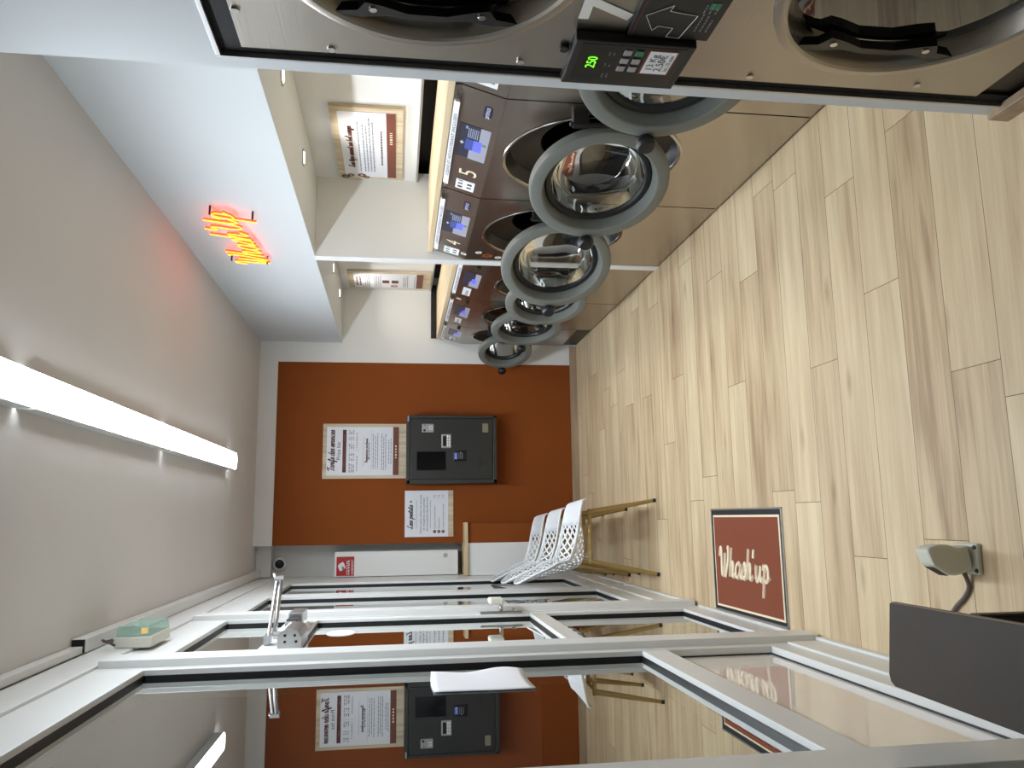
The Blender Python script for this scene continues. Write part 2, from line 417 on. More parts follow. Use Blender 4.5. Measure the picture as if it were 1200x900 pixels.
# ------------------------------------------------------------------ the room
CZ = 2.681; XF = 1.472; XB = 1.94; YB = 6.72; XG = -.465; XP = -.4935; YN = -1.6
struct('floor', MB().box(-.56, 2.4, YN, 7.05, -.06, 0), PLANK)
struct('ceiling', MB().box(-.62, 2.4, YN, 7.05, CZ, CZ+.06), CEIL)
mb = MB(); mb.box(-.205, 2.4, YB, YB+.06, 0, CZ)
struct('wall_back', mb, WALL)
struct('trim_1', MB().box(-.205, 1.30, YB-.004, YB-.0002, .062, 2.532), ORANGE)      # painted panel of the back wall
struct('wall_recess', MB().box(-.62, -.205, 6.98, 7.04, 0, CZ), WALLR)
struct('wall_recess_side', MB().box(-.206, -.16, YB+.058, 6.985, 0, CZ), WALL)
mb = MB(); mb.box(XB, XB+.05, 1.72, 4.47, 1.452, CZ); mb.box(XB, XB+.05, 4.47, YB, 1.272, CZ); struct('wall_right', mb, WALL)
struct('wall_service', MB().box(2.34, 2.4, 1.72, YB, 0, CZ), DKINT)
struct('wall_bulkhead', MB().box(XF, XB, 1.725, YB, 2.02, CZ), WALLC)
struct('wall_partition', MB().box(XF-.004, XB+.05, 4.432, 4.51, 0, 2.0195), WALL)
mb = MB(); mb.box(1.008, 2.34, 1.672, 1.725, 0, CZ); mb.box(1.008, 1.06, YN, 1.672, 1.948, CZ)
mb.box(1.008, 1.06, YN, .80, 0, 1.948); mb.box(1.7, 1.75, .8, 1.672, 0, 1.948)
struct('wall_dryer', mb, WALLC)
struct('wall_near', MB().box(-.62, 2.4, YN-.06, YN, 0, CZ), WALL)
struct('baseboard_dryer', MB().box(.985, 1.0078, YN, 1.712, 0, .058, .002), SKIRT)
struct('baseboard_back', MB().box(-.04, 1.468, YB-.016, YB-.0045, 0, .0618, .001), SKIRT)
mb = MB(); mb.box(XB-.006, XB+.02, 1.73, 4.43, 1.445, 1.456, .001); mb.box(XB-.006, XB+.02, 4.512, 6.715, 1.267, 1.276, .001)
struct('trim_2', mb, ALU)
struct('pavement', MB().box(-6, -.62, -4, 9, -.12, -.03), PAVE)

# --- street side: white frame wall with glass
def frame_wall():
    mb = MB(); XO = -.56
    top = (2.34, CZ)
    # uprights: base faces at XG, raised caps further into the room
    ups = [(1.30, 1.552, 1.36, 1.488, -.438), (2.79, 2.99, 2.842, 2.968, -.44), (4.055, 4.27, 4.075, 4.19, -.44),
           (5.17, 5.36, None, None, 0), (6.22, 6.42, None, None, 0)]
    for y0, y1, c0, c1, xc in ups:
        mb.box(XO, XG, y0, y1, .012, CZ, .002)
        if c0: mb.box(XG-.01, xc, c0, c1, .014, 2.497, .003)
    mb.box(XO, XG, YN, .1, 0, CZ)
    mb.box(XO, XG, 6.42, 6.98, 0, CZ)
    # head
    for y0, y1, z in ((.1, 1.3, 2.34), (1.552, 2.79, 2.34), (2.99, 4.055, 2.337), (4.27, 5.17, 2.312), (5.36, 6.22, 2.312)):
        mb.box(XO, XG, y0, y1, z, CZ, .002)
    mb.box(XG-.01, -.455, 1.4, 6.4, 2.50, 2.63, .002)
    # rails of the fixed panes
    for y0, y1 in ((.1, 1.3), (1.552, 2.79)):
        mb.box(XO, XG, y0, y1, .612, .70, .002); mb.box(XO, XG, y0, y1, 0, .225, .002)
        mb.box(XG-.01, -.457, y0, y1+.03, .02, .15, .003); mb.box(XG-.01, -.448, y0-.2, y1+.05, 0, .03, .003)
    for y0, y1 in ((4.27, 5.17), (5.36, 6.22)):
        mb.box(XO, XG, y0, y1, 0, .265, .002); mb.box(XG-.01, -.457, y0-.03, y1+.03, .02, .15, .003)
    mb.box(XG-.01, -.448, 4.2, 6.5, 0, .03, .003)
    struct('window_1', mb, FRAME)
    # gaskets
    mb = MB()
    for y0, y1, z0, z1 in ((1.552, 2.79, .70, 2.34), (1.552, 2.79, .225, .612), (.1, 1.3, .70, 2.34), (.1, 1.3, .225, .612), (2.99, 4.055, 2.056, 2.337), (4.27, 5.17, .265, 2.312), (5.36, 6.22, .265, 2.312)):
        w, a, b = .003, XP-.03, XP+.0115
        if z1 < .7: b = XP+.005
        mb.box(a, b, y0, y0+w, z0, z1); mb.box(a, b, y1-w, y1, z0, z1); mb.box(a, b, y0, y1, z0, z0+w); mb.box(a, b, y0, y1, z1-w, z1)
    struct('window_2', mb, GASK)
    for i, (y0, y1, z0, z1, m) in enumerate(((1.552, 2.79, .70, 2.34, GLASS), (1.552, 2.79, .225, .612, LOWPANE), (.1, 1.3, .70, 2.34, GLASS), (.1, 1.3, .225, .612, LOWPANE),
                           (2.99, 4.055, 2.056, 2.337, GLASS), (4.27, 5.17, .265, 2.312, GLASS), (5.36, 6.22, .265, 2.312, GLASS))):
        if m is GLASS:
            mb = MB(); mb.face([(XP, y0, z0), (XP, y1, z0), (XP, y1, z1), (XP, y0, z1)])
        else:
            mb = MB().box(XP-.02, XP, y0, y1, z0, z1)
        struct('window_%d' % (i+3), mb, m)
frame_wall()

# --- the glazed door (part of the room shell)
def glazed_door():
    mb = MB(); XO = -.545; X1 = XG-.004
    mb.box(XO, X1, 2.994, 3.06, .012, 2.052, .002); mb.box(XO, X1, 3.985, 4.052, .012, 2.052, .002)
    mb.box(XO, X1, 3.06, 3.985, 1.912, 2.052, .002); mb.box(XO, X1, 3.06, 3.985, .012, .112, .002)
    door = struct('door_1', mb, FRAME)
    mb = MB(); mb.box(XO, X1+.004, 3.06, 3.985, .825, .897, .003)
    mb.build('push_rail', FRAMEW, door)
    mb = MB()
    for z0, z1 in ((.112, .825), (.897, 1.912)):
        mb.box(XP-.02, XP+.0115, 3.06, 3.063, z0, z1); mb.box(XP-.02, XP+.0115, 3.982, 3.985, z0, z1)
        mb.box(XP-.02, XP+.0115, 3.06, 3.985, z0, z0+.003); mb.box(XP-.02, XP+.0115, 3.06, 3.985, z1-.003, z1)
    mb.build('gasket', GASK, door)
    for z0, z1 in ((.112, .825), (.897, 1.912)):
        mb = MB(); mb.face([(XP, 3.06, z0), (XP, 3.985, z0), (XP, 3.985, z1), (XP, 3.06, z1)]); mb.build('glass_pane', GLASS, door)
    h = MB(); h.box(XG-.006, -.457, 4.0, 4.035, .93, 1.14, .003); h.build('handle_plate', ALU, door)
    h = MB(); h.box(-.418, -.388, 3.93, 4.032, 1.03, 1.10, .010, 3)
    hh = h.build('handle', CREAMP, door)
    MB().tube([(-.458, 4.017, 1.035), (-.40, 4.017, 1.035)], .010, 12).build('handle_stem', STEELM, hh)
    MB().disc((-.462, 4.017, .97), (1, 0, 0), .011, .018).build('lock_cylinder', STEELM, door)
    mb = MB(); mb.box(-.56, -.4575, 2.98, 4.06, 0, .010, .002); struct('trim_3', mb, FRAMEW)
glazed_door()

# --- cable trunking along the top of the frame wall
t = thing('cable_trunking', 'white plastic cable trunking along the top of the window wall, one section ending open', 'trunking', (-.44, 3.2, 2.63))
o = (-.44, 3.2, 2.63)
mb = MB(o); mb.box(-.455, -.43, 1.2, 3.12, 2.64, 2.6795, .002); mb.build('narrow_channel', FRAME, t)
mb = MB(o); mb.box(-.455, -.405, 3.12, 6.9, 2.632, 2.6797, .003); mb.build('wide_channel', FRAME, t)
mb = MB(o); mb.box(-.453, -.408, 3.112, 3.121, 2.636, 2.677); mb.build('open_end', DKINT, t)
mb = MB(); mb.box(-.46, -.21, 6.88, 6.975, 2.56, 2.679, .003)
tag(mb.build('cable_trunking', FRAME), 'short white boxed trunking across the top of the corner recess above the round camera', 'trunking')

# ------------------------------------------------------------------ ceiling light: continuous row of battens
for i, (y0, y1) in enumerate(((1.94, 2.54), (2.55, 4.06), (4.07, 5.58))):  # near batten cut short out of view to keep light off the dryer wall
    lab = ['short lit ceiling batten at the near end of the row',
           'lit white ceiling batten in the middle of the row above the door', 'lit white ceiling batten at the far end of the row near the orange wall'][i]
    o = (.395, (y0+y1)/2, 2.62)
    t = thing('batten_light', lab, 'ceiling light', o, 'ceiling battens in one lit row')
    MB(o).box(.338, .452, y0+.004, y1-.004, 2.622, CZ-.0005, .004).build('housing', FRAME, t)
    prof = [(.395+.054*math.cos(a), 2.6215-.008*math.sin(a)) for a in [PI*k/14 for k in range(15)]]
    MB(o).prism(prof, 1, y0+.002, y1-.002).build('diffuser', TUBE, t)

# ------------------------------------------------------------------ recess spots
for i, (x, y) in enumerate(((1.755, 3.04), (1.755, 3.785), (1.79, 5.66), (1.79, 6.32))):
    lab = ['round recessed spotlight in the soffit, nearest the dryer wall edge', 'round recessed spotlight in the soffit just before the white partition',
           'round recessed spotlight in the far soffit, nearest the white partition', 'round recessed spotlight in the far soffit, nearest the orange back wall'][i]
    o = (x, y, 2.0195); t = thing('recessed_spotlight', lab, 'spotlight', o, 'spotlights in the soffit')
    MB(o).lathe([(.030, 0), (.043, 0), (.043, -.004), (.034, -.006), (.030, -.002)], o, (0, 0, 1), 28, True).build('bezel', ALU, t)
    MB(o).disc((x, y, 2.018), (0, 0, -1), .029, .004).build('lens', SPOTM, t)
    li = bpy.data.lights.new('spot_beam', 'SPOT'); li.energy = 13; li.spot_size = math.radians(125); li.spot_blend = .9; li.color = (1, .94, .85); li.shadow_soft_size = .03
    lo = bpy.data.objects.new('spot_beam', li); COL.objects.link(lo); lo.location = (x, y, 2.008)

# ------------------------------------------------------------------ washing machines
EXR, EZ = (0, -1, 0), (0, 0, 1)        # lettering directions on the right-hand wall
def flower(mb, org, ex, ey, r):
    ex, ey, og = Vector(ex), Vector(ey), Vector(org); nz = ex.cross(ey)*.0008
    for k in range(6):
        a = 2*PI*k/6; c = og+(ex*math.cos(a)+ey*math.sin(a))*r*.62+nz
        mb.face([c+(ex*math.cos(b)+ey*math.sin(b))*r*.33 for b in [2*PI*j/8 for j in range(8)]])

def washer(n, y0, y1, D, hy, zc, ang, rh, label, colour=STEEL, zbot=.014):
    W = y1-y0; yc = (y0+y1)/2; org = (XF, yc, 0); g = .004
    t = thing('washing_machine', label, 'washing machine', org, 'washing machines in the recess')
    M = lambda: MB(org)
    cy = yc-.01
    zt, zT, zW = (1.175, 1.331, 1.3565) if n > 3 else (1.012, 1.166, 1.1945)
    # carcass (open front), then the front panel with its round opening
    mb = M(); a0, a1 = y0+g, y1-g; x0, x1 = XF+.002, XF+.78
    mb.box(x0, x1, a0, a0+.004, zbot, zt); mb.box(x0, x1, a1-.004, a1, zbot, zt); mb.box(x1-.004, x1, a0, a1, zbot, zT)
    mb.box(x0, x1, a0, a1, zbot, zbot+.004)
    mb.prism([(XF+.002, zt-.004), (XF+.05, zT+.004), (x1, zT+.004), (x1, zT), (XF+.054, zT), (XF+.006, zt-.004)], 1, a0, a1)
    mb.prism([(XF+.004, zt), (XF+.05, zT), (x1, zT), (x1, zt)], 1, a0, a0+.004); mb.prism([(XF+.004, zt), (XF+.05, zT), (x1, zT), (x1, zt)], 1, a1-.004, a1)
    if zbot < .05:
        mb.box(XF+.03, x1, a0+.02, a1-.02, 0, zbot)
    mb.build('body', STEEL, t)
    mb = M(); mb.plate_hole(XF, a0, a1, zbot, zt-.003, cy, zc, rh)
    seg = [(XF, a0, zbot), (XF, a1, zbot), (XF, a1, zt-.003), (XF, a0, zt-.003)]
    for i in range(4):
        p, q = seg[i], seg[(i+1) % 4]; mb.face([p, q, (XF+.004, q[1], q[2]), (XF+.004, p[1], p[2])])
    mb.build('front_panel', colour, t)
    # recessed dark surround and drum
    mb = M(); mb.lathe([(rh+.008, -.003), (rh+.004, -.006), (rh-.006, -.003), (rh-.008, .002), (rh+.0, .002)], (XF, cy, zc), (1, 0, 0), 64, True); mb.build('opening_trim', STEELM, t)
    mb = M(); mb.lathe([(rh, .0), (rh-.03, .05), (D*.42, .075), (D*.37, .08), (D*.36, .13)], (XF, cy, zc), (1, 0, 0), 56); mb.build('opening_surround', BLACKG, t)
    mb = M(); mb.lathe([(D*.36, .13), (D*.40, .16), (D*.42, .45), (0, .47)], (XF, cy, zc), (1, 0, 0), 48); mb.build('drum', DRUM, t)
    # console (sloped face), local frame along the slope
    s0 = Vector((XF, 0, zt)); s1 = Vector((XF+.047, 0, zT-.001)); sl = (s1-s0); SL = sl.length; ey = sl.normalized(); ex = Vector((0, -1, 0)); nz = ex.cross(ey)
    mb = M(); p = [(a0, 0), (a1, 0), (a1, SL), (a0, SL)]
    fr = [s0+Vector((0, yy, 0))+ey*vv for yy, vv in p]; bk = [q-nz*.004 for q in fr]
    mb.face(fr); mb.face(bk[::-1])
    for i in range(4): mb.face([fr[i], bk[i], bk[(i+1) % 4], fr[(i+1) % 4]])
    con = mb.build('console', colour, t)
    def C(yo, v): return s0+Vector((0, y0+yo*W, 0))+ey*(SL*(1-v))+nz*.001       # yo 0..1 from the near end, v 0..1 from the top
    # badge, screen, numeral, price label
    big = n in (4, 5, 6)
    if big:
        c = C(.148, .68); hw, hh = .046, .017
        mb = M(); out = []
        for k in range(24):
            a = 2*PI*k/24; r = (abs(math.cos(a))**4+abs(math.sin(a))**4)**-.25
            out.append(c+ex*math.cos(a)*r*hw+ey*math.sin(a)*r*hh)
        mb.face(out); bd = mb.build('badge', NAVY, t)
        text('primus', .030, c-ey*.007+nz*.0008, ex, ey, WHITEP, bd, org, 'CENTER', 'badge_lettering', fit=.078)
    c0, c1, v0, v1 = (.29, .60, .08, .86) if big else (.30, .66, .16, .84)
    def quad(mm, a, b, u, v, lift=0.): mm.face([C(a, u)+nz*lift, C(b, u)+nz*lift, C(b, v)+nz*lift, C(a, v)+nz*lift])
    def lerp(f): return c0+(c1-c0)*f
    def lv(f): return v0+(v1-v0)*f
    mb = M(); quad(mb, c0, c1, v0, v1); sc = mb.build('screen', SCRD if colour is STEEL else SCRD, t)
    mb = M(); quad(mb, lerp(0), lerp(.62), lv(.68), lv(1), .0005); quad(mb, lerp(.62), lerp(1), lv(.42), lv(1), .0005); mb.build('screen_light_field', SCRL, sc)
    mb = M(); quad(mb, lerp(.40), lerp(.72), lv(.52), lv(.80), .001); mb.build('screen_blue_tile', SCRB, sc)
    if big:
        mb = M(); quad(mb, lerp(.40), lerp(.72), lv(.26), lv(.52), .001); mb.build('screen_tile', SCRM, sc)
        mb = M()
        for k in range(6): quad(mb, lerp(.08), lerp(.36), lv(.30+.06*k), lv(.33+.06*k), .001)
        quad(mb, lerp(.04), lerp(.12), lv(.2), lv(.27), .001)
        mb.build('screen_text', SCRG, sc)
        mb = M(); quad(mb, lerp(.50), lerp(.60), lv(.13), lv(.16), .001); quad(mb, lerp(.54), lerp(.56), lv(.08), lv(.22), .001); mb.build('screen_mark', WHITEP, sc)
        mb = M(); flower(mb, C(lerp(.46), lv(.88))+nz*.001, ex, ey, .010); mb.build('screen_green_mark', GREENB, sc)
        text(str(n), .115, C(.750, .74), ex, ey, CREAM, t, org, 'CENTER', 'numeral', fit=.056)
        mb = M(); quad(mb, .845, .955, .22, .76); pl = mb.build('price_label', PAPER, t)
        mb = M(); greek(mb, C(.935, .42)+nz*.0006, ex, ey, .075, 1, .01, .022, .05, (.012, .02)); mb.build('price_print', INK, pl)
        mb = M(); greek(mb, C(.925, .68)+nz*.0006, ex, ey, .06, 1, .01, .022, .05, (.012, .02)); mb.build('price_print', INK, pl)
    else:
        mb = M(); quad(mb, .72, .94, .28, .62) if n == 3 else quad(mb, .74, .92, .3, .62); pl = mb.build('price_label', PAPER, t)
        mb = M(); greek(mb, C(.92, .53)+nz*.0006, ex, ey, W*.15, 1, .01, .018, .05, (.010, .018)); mb.build('price_print', INK, pl)
        mb = M(); mb.disc(C(.13, .62), nz, .013, .012, 16); mb.build('stop_button', BLACKM, t)
        if n in (2, 3):
            mb = M(); flower(mb, C(.10, .22), ex, ey, .020); mb.build('flower_sticker', WHITEP, t)
    # label strip above the console
    mb = M(); mb.box(XF+.048, XF+.052, a0, a1, zT, zW); mb.build('top_strip', STEEL, t)
    mb = M(); mb.prism([(XF+.026, zT+.002), (XF+.036, zW-.002), (XF+.040, zW-.004), (XF+.030, zT)], 1, y0+W*.10, y1-W*.10); ls = mb.build('notice_strip', PAPER, t)
    text('LESSIVE ET ADOUCISSANT INCLUSES', .0185, (XF+.0268, yc, zT+.0055), EXR, Vector((.010, 0, .0215)).normalized(), INK, ls, org, 'CENTER', 'notice_lettering', fit=W*.60)
    for yy in (y0+W*.085, y1-W*.085): M().box(XF+.026, XF+.048, yy-.007, yy+.007, zT+.005, zW-.006, .002).build('strip_clip', STEELM, t)
    if n == 4:
        for dy, z, r, mm in ((.845, 1.105, .022, WHITEP), (.90, 1.05, .034, ORFL), (.93, .985, .022, WHITEP)):
            mb = M(); flower(mb, (XF-.001, y0+dy*W, z), EXR, EZ, r); mb.build('flower_sticker', mm, t)
        mb = M(); flower(mb, C(.885, .93)+nz*.0012, ex, ey, .020); mb.build('flower_sticker', WHITEP, t)
    # door, hinged at its near edge and standing ajar
    R = D/2; hinge = (XF-.042-XF, hy-yc, zc)
    mb = MB(); ctr = (0, R, 0)
    mb.lathe([(R-.008, .012), (R, .004), (R, -.020), (R-.004, -.031), (R-.014, -.036), (R-.048, -.036), (R-.053, -.033), (R-.066, .016), (R-.066, .030), (R-.022, .030)], ctr, (1, 0, 0), 72, True)
    d = mb.build('door', RINGG, t, hinge, ang)
    mb = MB(); mb.lathe([(R-.0655, .030), (R-.0655, .012), (R-.072, .006), (R-.086, .010), (R-.092, .020), (R-.092, .030)], ctr, (1, 0, 0), 64, True); mb.build('door_seal', RUBBER, d)
    rg = R-.0915
    bowl = [(rg, .022), (rg*.985, .045), (rg*.95, .085), (rg*.88, .12), (rg*.76, .145), (rg*.5, .158), (rg*.25, .162), (0, .163)]
    mb = MB(); mb.lathe(bowl, ctr, (1, 0, 0), 56); mb.build('glass_bowl', GLASS1, d)
    mb = MB(); mb.lathe([(0, -.075), (.026, -.072), (.034, -.062), (.035, -.045), (.030, -.036), (.012, -.034), (.012, .0), (0, 0)], (0, D+.008, .0), (1, 0, 0), 32)
    mb.box(-.034, .0, D-.03, D+.012, -.018, .018, .004); mb.build('door_knob', KNOB, d)
    # hinge on the near side
    mb = M(); mb.box(XF-.05, XF+.02, hy-.012, hy+.02, zc+.10, zc+.16, .004); mb.box(XF-.05, XF+.02, hy-.012, hy+.02, zc-.16, zc-.10, .004)
    mb.tube([(XF-.042, hy, zc-.17), (XF-.042, hy, zc+.17)], .009, 10); mb.build('hinge', BLACKM, t)
    if zbot > .05:
        mb = M(); mb.box(XF+.008, XF+.6, a0, a1, 0, zbot-.004); mb.build('plinth', DARKP, t)
    return t

WM = {6: (1.735, 2.615, .567, 1.85, .745, math.radians(17), .365, 'nearest open washing machine, its numeral hidden behind the dryer wall edge'),
      5: (2.615, 3.525, .564, 2.69, .757, math.radians(23.3), .365, 'open stainless washing machine with cream numeral 5 on its console'),
      4: (3.525, 4.43, .571, 3.645, .745, math.radians(29.7), .365, 'open washing machine with flower stickers, against the white partition, numeral 4'),
      3: (4.514, 5.31, .52, 4.57, .622, math.radians(17.4), .31, 'open washing machine just beyond the white partition'),
      2: (5.31, 6.10, .52, 5.376, .618, math.radians(12.6), .31, 'open washing machine standing second from the orange back wall'),
      1: (6.10, 6.70, .441, 6.13, .683, math.radians(22.8), .26, 'smallest open washing machine on a dark plinth beside the back wall')}
for n, a in WM.items():
    washer(n, *a, zbot=.13 if n == 1 else .014)

# oak worktops over the machines
tag(MB((1.7, 3.1, 1.357)).box(1.512, 1.938, 1.73, 4.43, 1.3575, 1.384, .002).build('worktop', OAK), 'pale oak worktop over the nearer machines, between dryer wall and white partition', 'worktop')
bpy.data.objects['worktop'].location = (1.7, 3.1, 1.357)
ob = MB((1.7, 5.6, 1.195)).box(1.512, 1.925, 4.512, 6.705, 1.1955, 1.222, .002).build('worktop', OAK); ob.location = (1.7, 5.6, 1.195)
tag(ob, 'pale oak worktop over the far machines, ending at the back wall', 'worktop')
# black panel and strip that paint the shade of the gaps behind the worktops
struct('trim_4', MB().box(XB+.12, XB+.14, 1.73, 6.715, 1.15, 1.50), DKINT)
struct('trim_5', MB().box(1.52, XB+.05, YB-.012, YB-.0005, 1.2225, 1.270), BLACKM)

# ------------------------------------------------------------------ stacked tumble dryer
def dryer():
    X0 = 1.008; Y0, Y1 = .842, 1.632; org = (X0, 1.237, 0)
    t = thing('tumble_dryer', 'steel stacked tumble dryer with numeral 7, built into the white wall', 'tumble dryer', org)
    M = lambda: MB(org)
    cy, R = 1.258, .304; zu, zl = 1.497, .520
    mb = M(); mb.box(X0+.03, X0+.64, Y0, Y1, .02, 1.888); mb.build('cabinet', BLACKM, t)
    mb = M(); mb.plate_hole(X0-.006, Y0, Y1, 1.062, 1.888, cy, zu, R); mb.box(X0-.0059, X0+.03, Y1-.004, Y1, 1.062, 1.888)
    pu = mb.build('upper_panel', STEELD, t)
    mb = M(); mb.plate_hole(X0-.006, Y0, Y1, .151, 1.060, cy, zl, R); mb.box(X0-.0059, X0+.03, Y1-.004, Y1, .151, 1.060)
    pl = mb.build('lower_panel', STEELD, t)
    for zc in (zu, zl):
        mb = M(); mb.lathe([(R+.004, .0), (R+.002, -.010), (R-.004, -.013), (R-.018, -.013), (R-.024, -.009), (R-.042, .026), (R-.042, .032), (R-.01, .032), (R, .01)], (X0-.006, cy, zc), (1, 0, 0), 72, True)
        d = mb.build('door', STEELD, t)
        mb = M(); mb.lathe([(R-.0422, .027), (R-.07, .020), (R-.10, .018), (0, .022)], (X0-.006, cy, zc), (1, 0, 0), 56); mb.build('door_glass', DGLASS, d)
        # wavy handle bracket on the side towards the washers
        up = [(-.235, .0), (-.175, .008), (-.155, .034), (-.115, .026), (-.05, .006), (.05, .006), (.115, .026), (.155, .034), (.175, .008), (.235, .0)]
        lo = [(.235, -.010), (.17, -.014), (.10, -.004), (.04, -.012), (-.04, -.012), (-.10, -.004), (-.17, -.014), (-.235, -.010)]
        yb = cy+.212
        poly = [(yb-b, zc+a*.79) for a, b in up]+[(yb-b, zc+a*.79) for a, b in lo]
        mb = M(); mb.prism(poly, 0, X0-.014, X0+.006); hd = mb.build('door_handle', BLACKG, d)
        for dz in (-.108, .108): M().disc((X0-.014, yb-.014, zc+dz), (-1, 0, 0), .008, .003, 12).build('handle_screw', STEELM, hd)
    # panel screws
    for y, z in ((1.508, 1.877), (1.622, 1.698), (1.62, 1.286), (1.618, .747), (1.606, .333)): M().disc((X0-.006, y-.006, z), (-1, 0, 0), .009, .004, 12).build('panel_screw', STEELM, t)
    mb = M(); mb.disc((X0-.006, 1.546, 1.200), (-1, 0, 0), .011, .010, 16); mb.build('key_lock', BLACKM, t)
    text('7', .145, (X0-.0072, 1.410, 1.090), EXR, EZ, WHITEP, t, org, 'CENTER', 'numeral', fit=.078, off=.004)
    # control panel with arrow
    mb = M(); mb.box(X0-.016, X0-.006, .90, 1.478, .905, 1.082, .002); cp = mb.build('control_panel', BLACKM, t)
    XX = X0-.0168
    aw = [(1.473-.05, .985)]
    # outlined arrow: up with a foot to the left (outline as a thin tube)
    P = lambda y, z: (XX-.0004, y, z)
    arrow = [P(1.432, 1.063), P(1.462, 1.030), P(1.450, 1.032), P(1.452, 1.010), P(1.474, .988), P(1.474, .968), P(1.418, .960), P(1.416, 1.020), P(1.398, 1.022)]
    arrow = [P(1.405, 1.062), P(1.452, 1.035), P(1.436, 1.026), P(1.440, .994), P(1.470, .999), P(1.472, .970), P(1.395, .957), P(1.386, 1.018), P(1.368, 1.015)]
    MB(org).tube(arrow, .0008, 5, closed=True).build('arrow_outline', WHITEP, cp)
    mb = M(); mb.box(XX-.0004, XX, .91, 1.474, 1.072, 1.0735); mb.build('red_line', BROWNB, cp)
    mb = M(); mb.box(XX-.0004, XX, 1.352, 1.372, .922, .944); mb.build('green_mark', GREENB, cp)
    mb = M(); greek(mb, (XX, 1.445, .945), EXR, EZ, .06, 3, .012, .003, .3, (.004, .012)); greek(mb, (XX, 1.385, .948), EXR, EZ, .03, 3, .012, .003, .3, (.004, .012)); mb.build('panel_print', GREYINK, cp)
    # payment/time module
    mb = M(); mb.box(X0-.030, X0-.006, 1.483, 1.650, .925, 1.188, .003); md = mb.build('timer_module', BLACKM, t)
    xm = X0-.0302
    mb = M(); mb.box(xm-.0006, xm, 1.492, 1.634, .942, 1.172); mb.build('module_face', BLACKG, md)
    text('250', .030, (xm-.0012, 1.558, 1.128), EXR, EZ, LEDG, md, org, 'CENTER', 'display_digits', fit=.042)
    for r_, zz in enumerate((1.068, 1.042)):
        for k, yy in enumerate((1.515, 1.545, 1.575)):
            green = r_ == 1 and k == 0
            mb = M(); mb.box(xm-.003, xm-.0004, yy-.010, yy+.010, zz-.009, zz+.009, .002); mb.build('push_button', GREENB if green else SILVER, md)
    mb = M(); greek(mb, (xm-.0006, 1.615, 1.100), EXR, EZ, .02, 2, .010, .003, .2, (.003, .008)); greek(mb, (xm-.0006, 1.572, 1.104), EXR, EZ, .016, 2, .010, .003, .2, (.003, .008)); greek(mb, (xm-.0006, 1.53, 1.104), EXR, EZ, .02, 2, .010, .003, .2, (.003, .008))
    mb.build('module_print', GREYINK, md)
    mb = M(); mb.box(xm-.0012, xm-.0003, 1.500, 1.592, .956, 1.024); pb = mb.build('price_border', BROWNB, md)
    mb = M(); mb.box(xm-.0016, xm-.0008, 1.504, 1.588, .960, 1.020); pc = mb.build('price_card', PAPER, pb)
    for s_, z_, h_, w_ in (('13 Kg', .999, .022, .056), ('2,50€', .978, .024, .062), ('les 10 min', .964, .014, .058)):
        text(s_, h_, (xm-.0018, 1.545, z_), EXR, EZ, INK, pc, org, 'CENTER', 'price_lettering', fit=w_)
    # black kick panel below
    mb = M(); mb.box(X0+.01, X0+.03, Y0, Y1+.02, .02, .147); mb.build('kick_panel', DARKP, t)
    return t
dryer()
# brush seal and aluminium trim round the dryer
mb = MB(); mb.box(1.010, 1.03, 1.634, 1.664, .0, 1.936); mb.box(1.010, 1.03, .80, 1.634, 1.890, 1.936); struct('trim_6', mb, BRUSH)
mb = MB(); mb.box(.998, 1.014, 1.664, 1.6715, 0.06, 1.9475, .001); mb.box(.998, 1.014, .80, 1.664, 1.937, 1.9475, .001); struct('trim_7', mb, ALU)

# ------------------------------------------------------------------ neon sign on the bulkhead
o = (XF, 4.25, 2.38); t = thing('neon_sign', 'glowing orange and yellow neon lettering on the white bulkhead', 'neon sign', o)
org = (XF-.036, 4.54, 2.272)
mb = MB(o); script(mb, "Whash'Up", org, (0, -1, .09), EZ, .79, .092, .0052, .20, 6, 0, False); mb.build('neon_tube', NEONY, t)
mb = MB(o); script(mb, "Whash'Up", (XF-.027, 4.54, 2.272), (0, -1, .09), EZ, .79, .092, .011, .20, 6, 0, False); mb.build('red_backing_tube', NEONGLOW, t)  # wider red strokes imitate the glow that the letters throw on the wall
for y, z in ((3.80, 2.250), (3.745, 2.436), (4.44, 2.470), (4.48, 2.285)): MB(o).tube([(XF, y, z), (XF-.045, y, z)], .005, 8).build('standoff', KNOB, t)

# ------------------------------------------------------------------ framed notices
def notice(name, label, org, ex, ey, W, H, margins, footer, content, thick=.018, frame=OAKF):
    """org = bottom-left corner on the wall, ex/ey lettering directions"""
    ex, ey, og = Vector(ex), Vector(ey), Vector(org); nz = ex.cross(ey); base = og+ex*W/2
    t = thing(name, label, 'notice', base)
    def slab(x0, x1, y0, y1, d0, d1, nm, m, parent=None, bev=0):
        mb = MB(base); c = [og+ex*x+ey*y+nz*d for d in (d0, d1) for x, y in ((x0, y0), (x1, y0), (x1, y1), (x0, y1))]
        v = [mb._v(p) for p in c]
        for q in ((0, 1, 2, 3), (4, 5, 6, 7), (0, 1, 5, 4), (1, 2, 6, 5), (2, 3, 7, 6), (3, 0, 4, 7)): mb.bm.faces.new([v[i] for i in q])
        return mb.build(nm, m, parent or t)
    slab(0, W, 0, H, .0003, thick, 'backing_board', frame)
    l, r, b, tp = margins
    sh = slab(l, W-r, b, H-tp, thick, thick+.003, 'printed_sheet', SHEET)
    if footer: slab(l, W-r, b, b+footer, thick+.003, thick+.0036, 'footer_band', BROWNB, sh)
    content(t, sh, og+nz*(thick+.0036), base)
    return t
BX, BZ = Vector((1, 0, 0)), Vector((0, 0, 1))
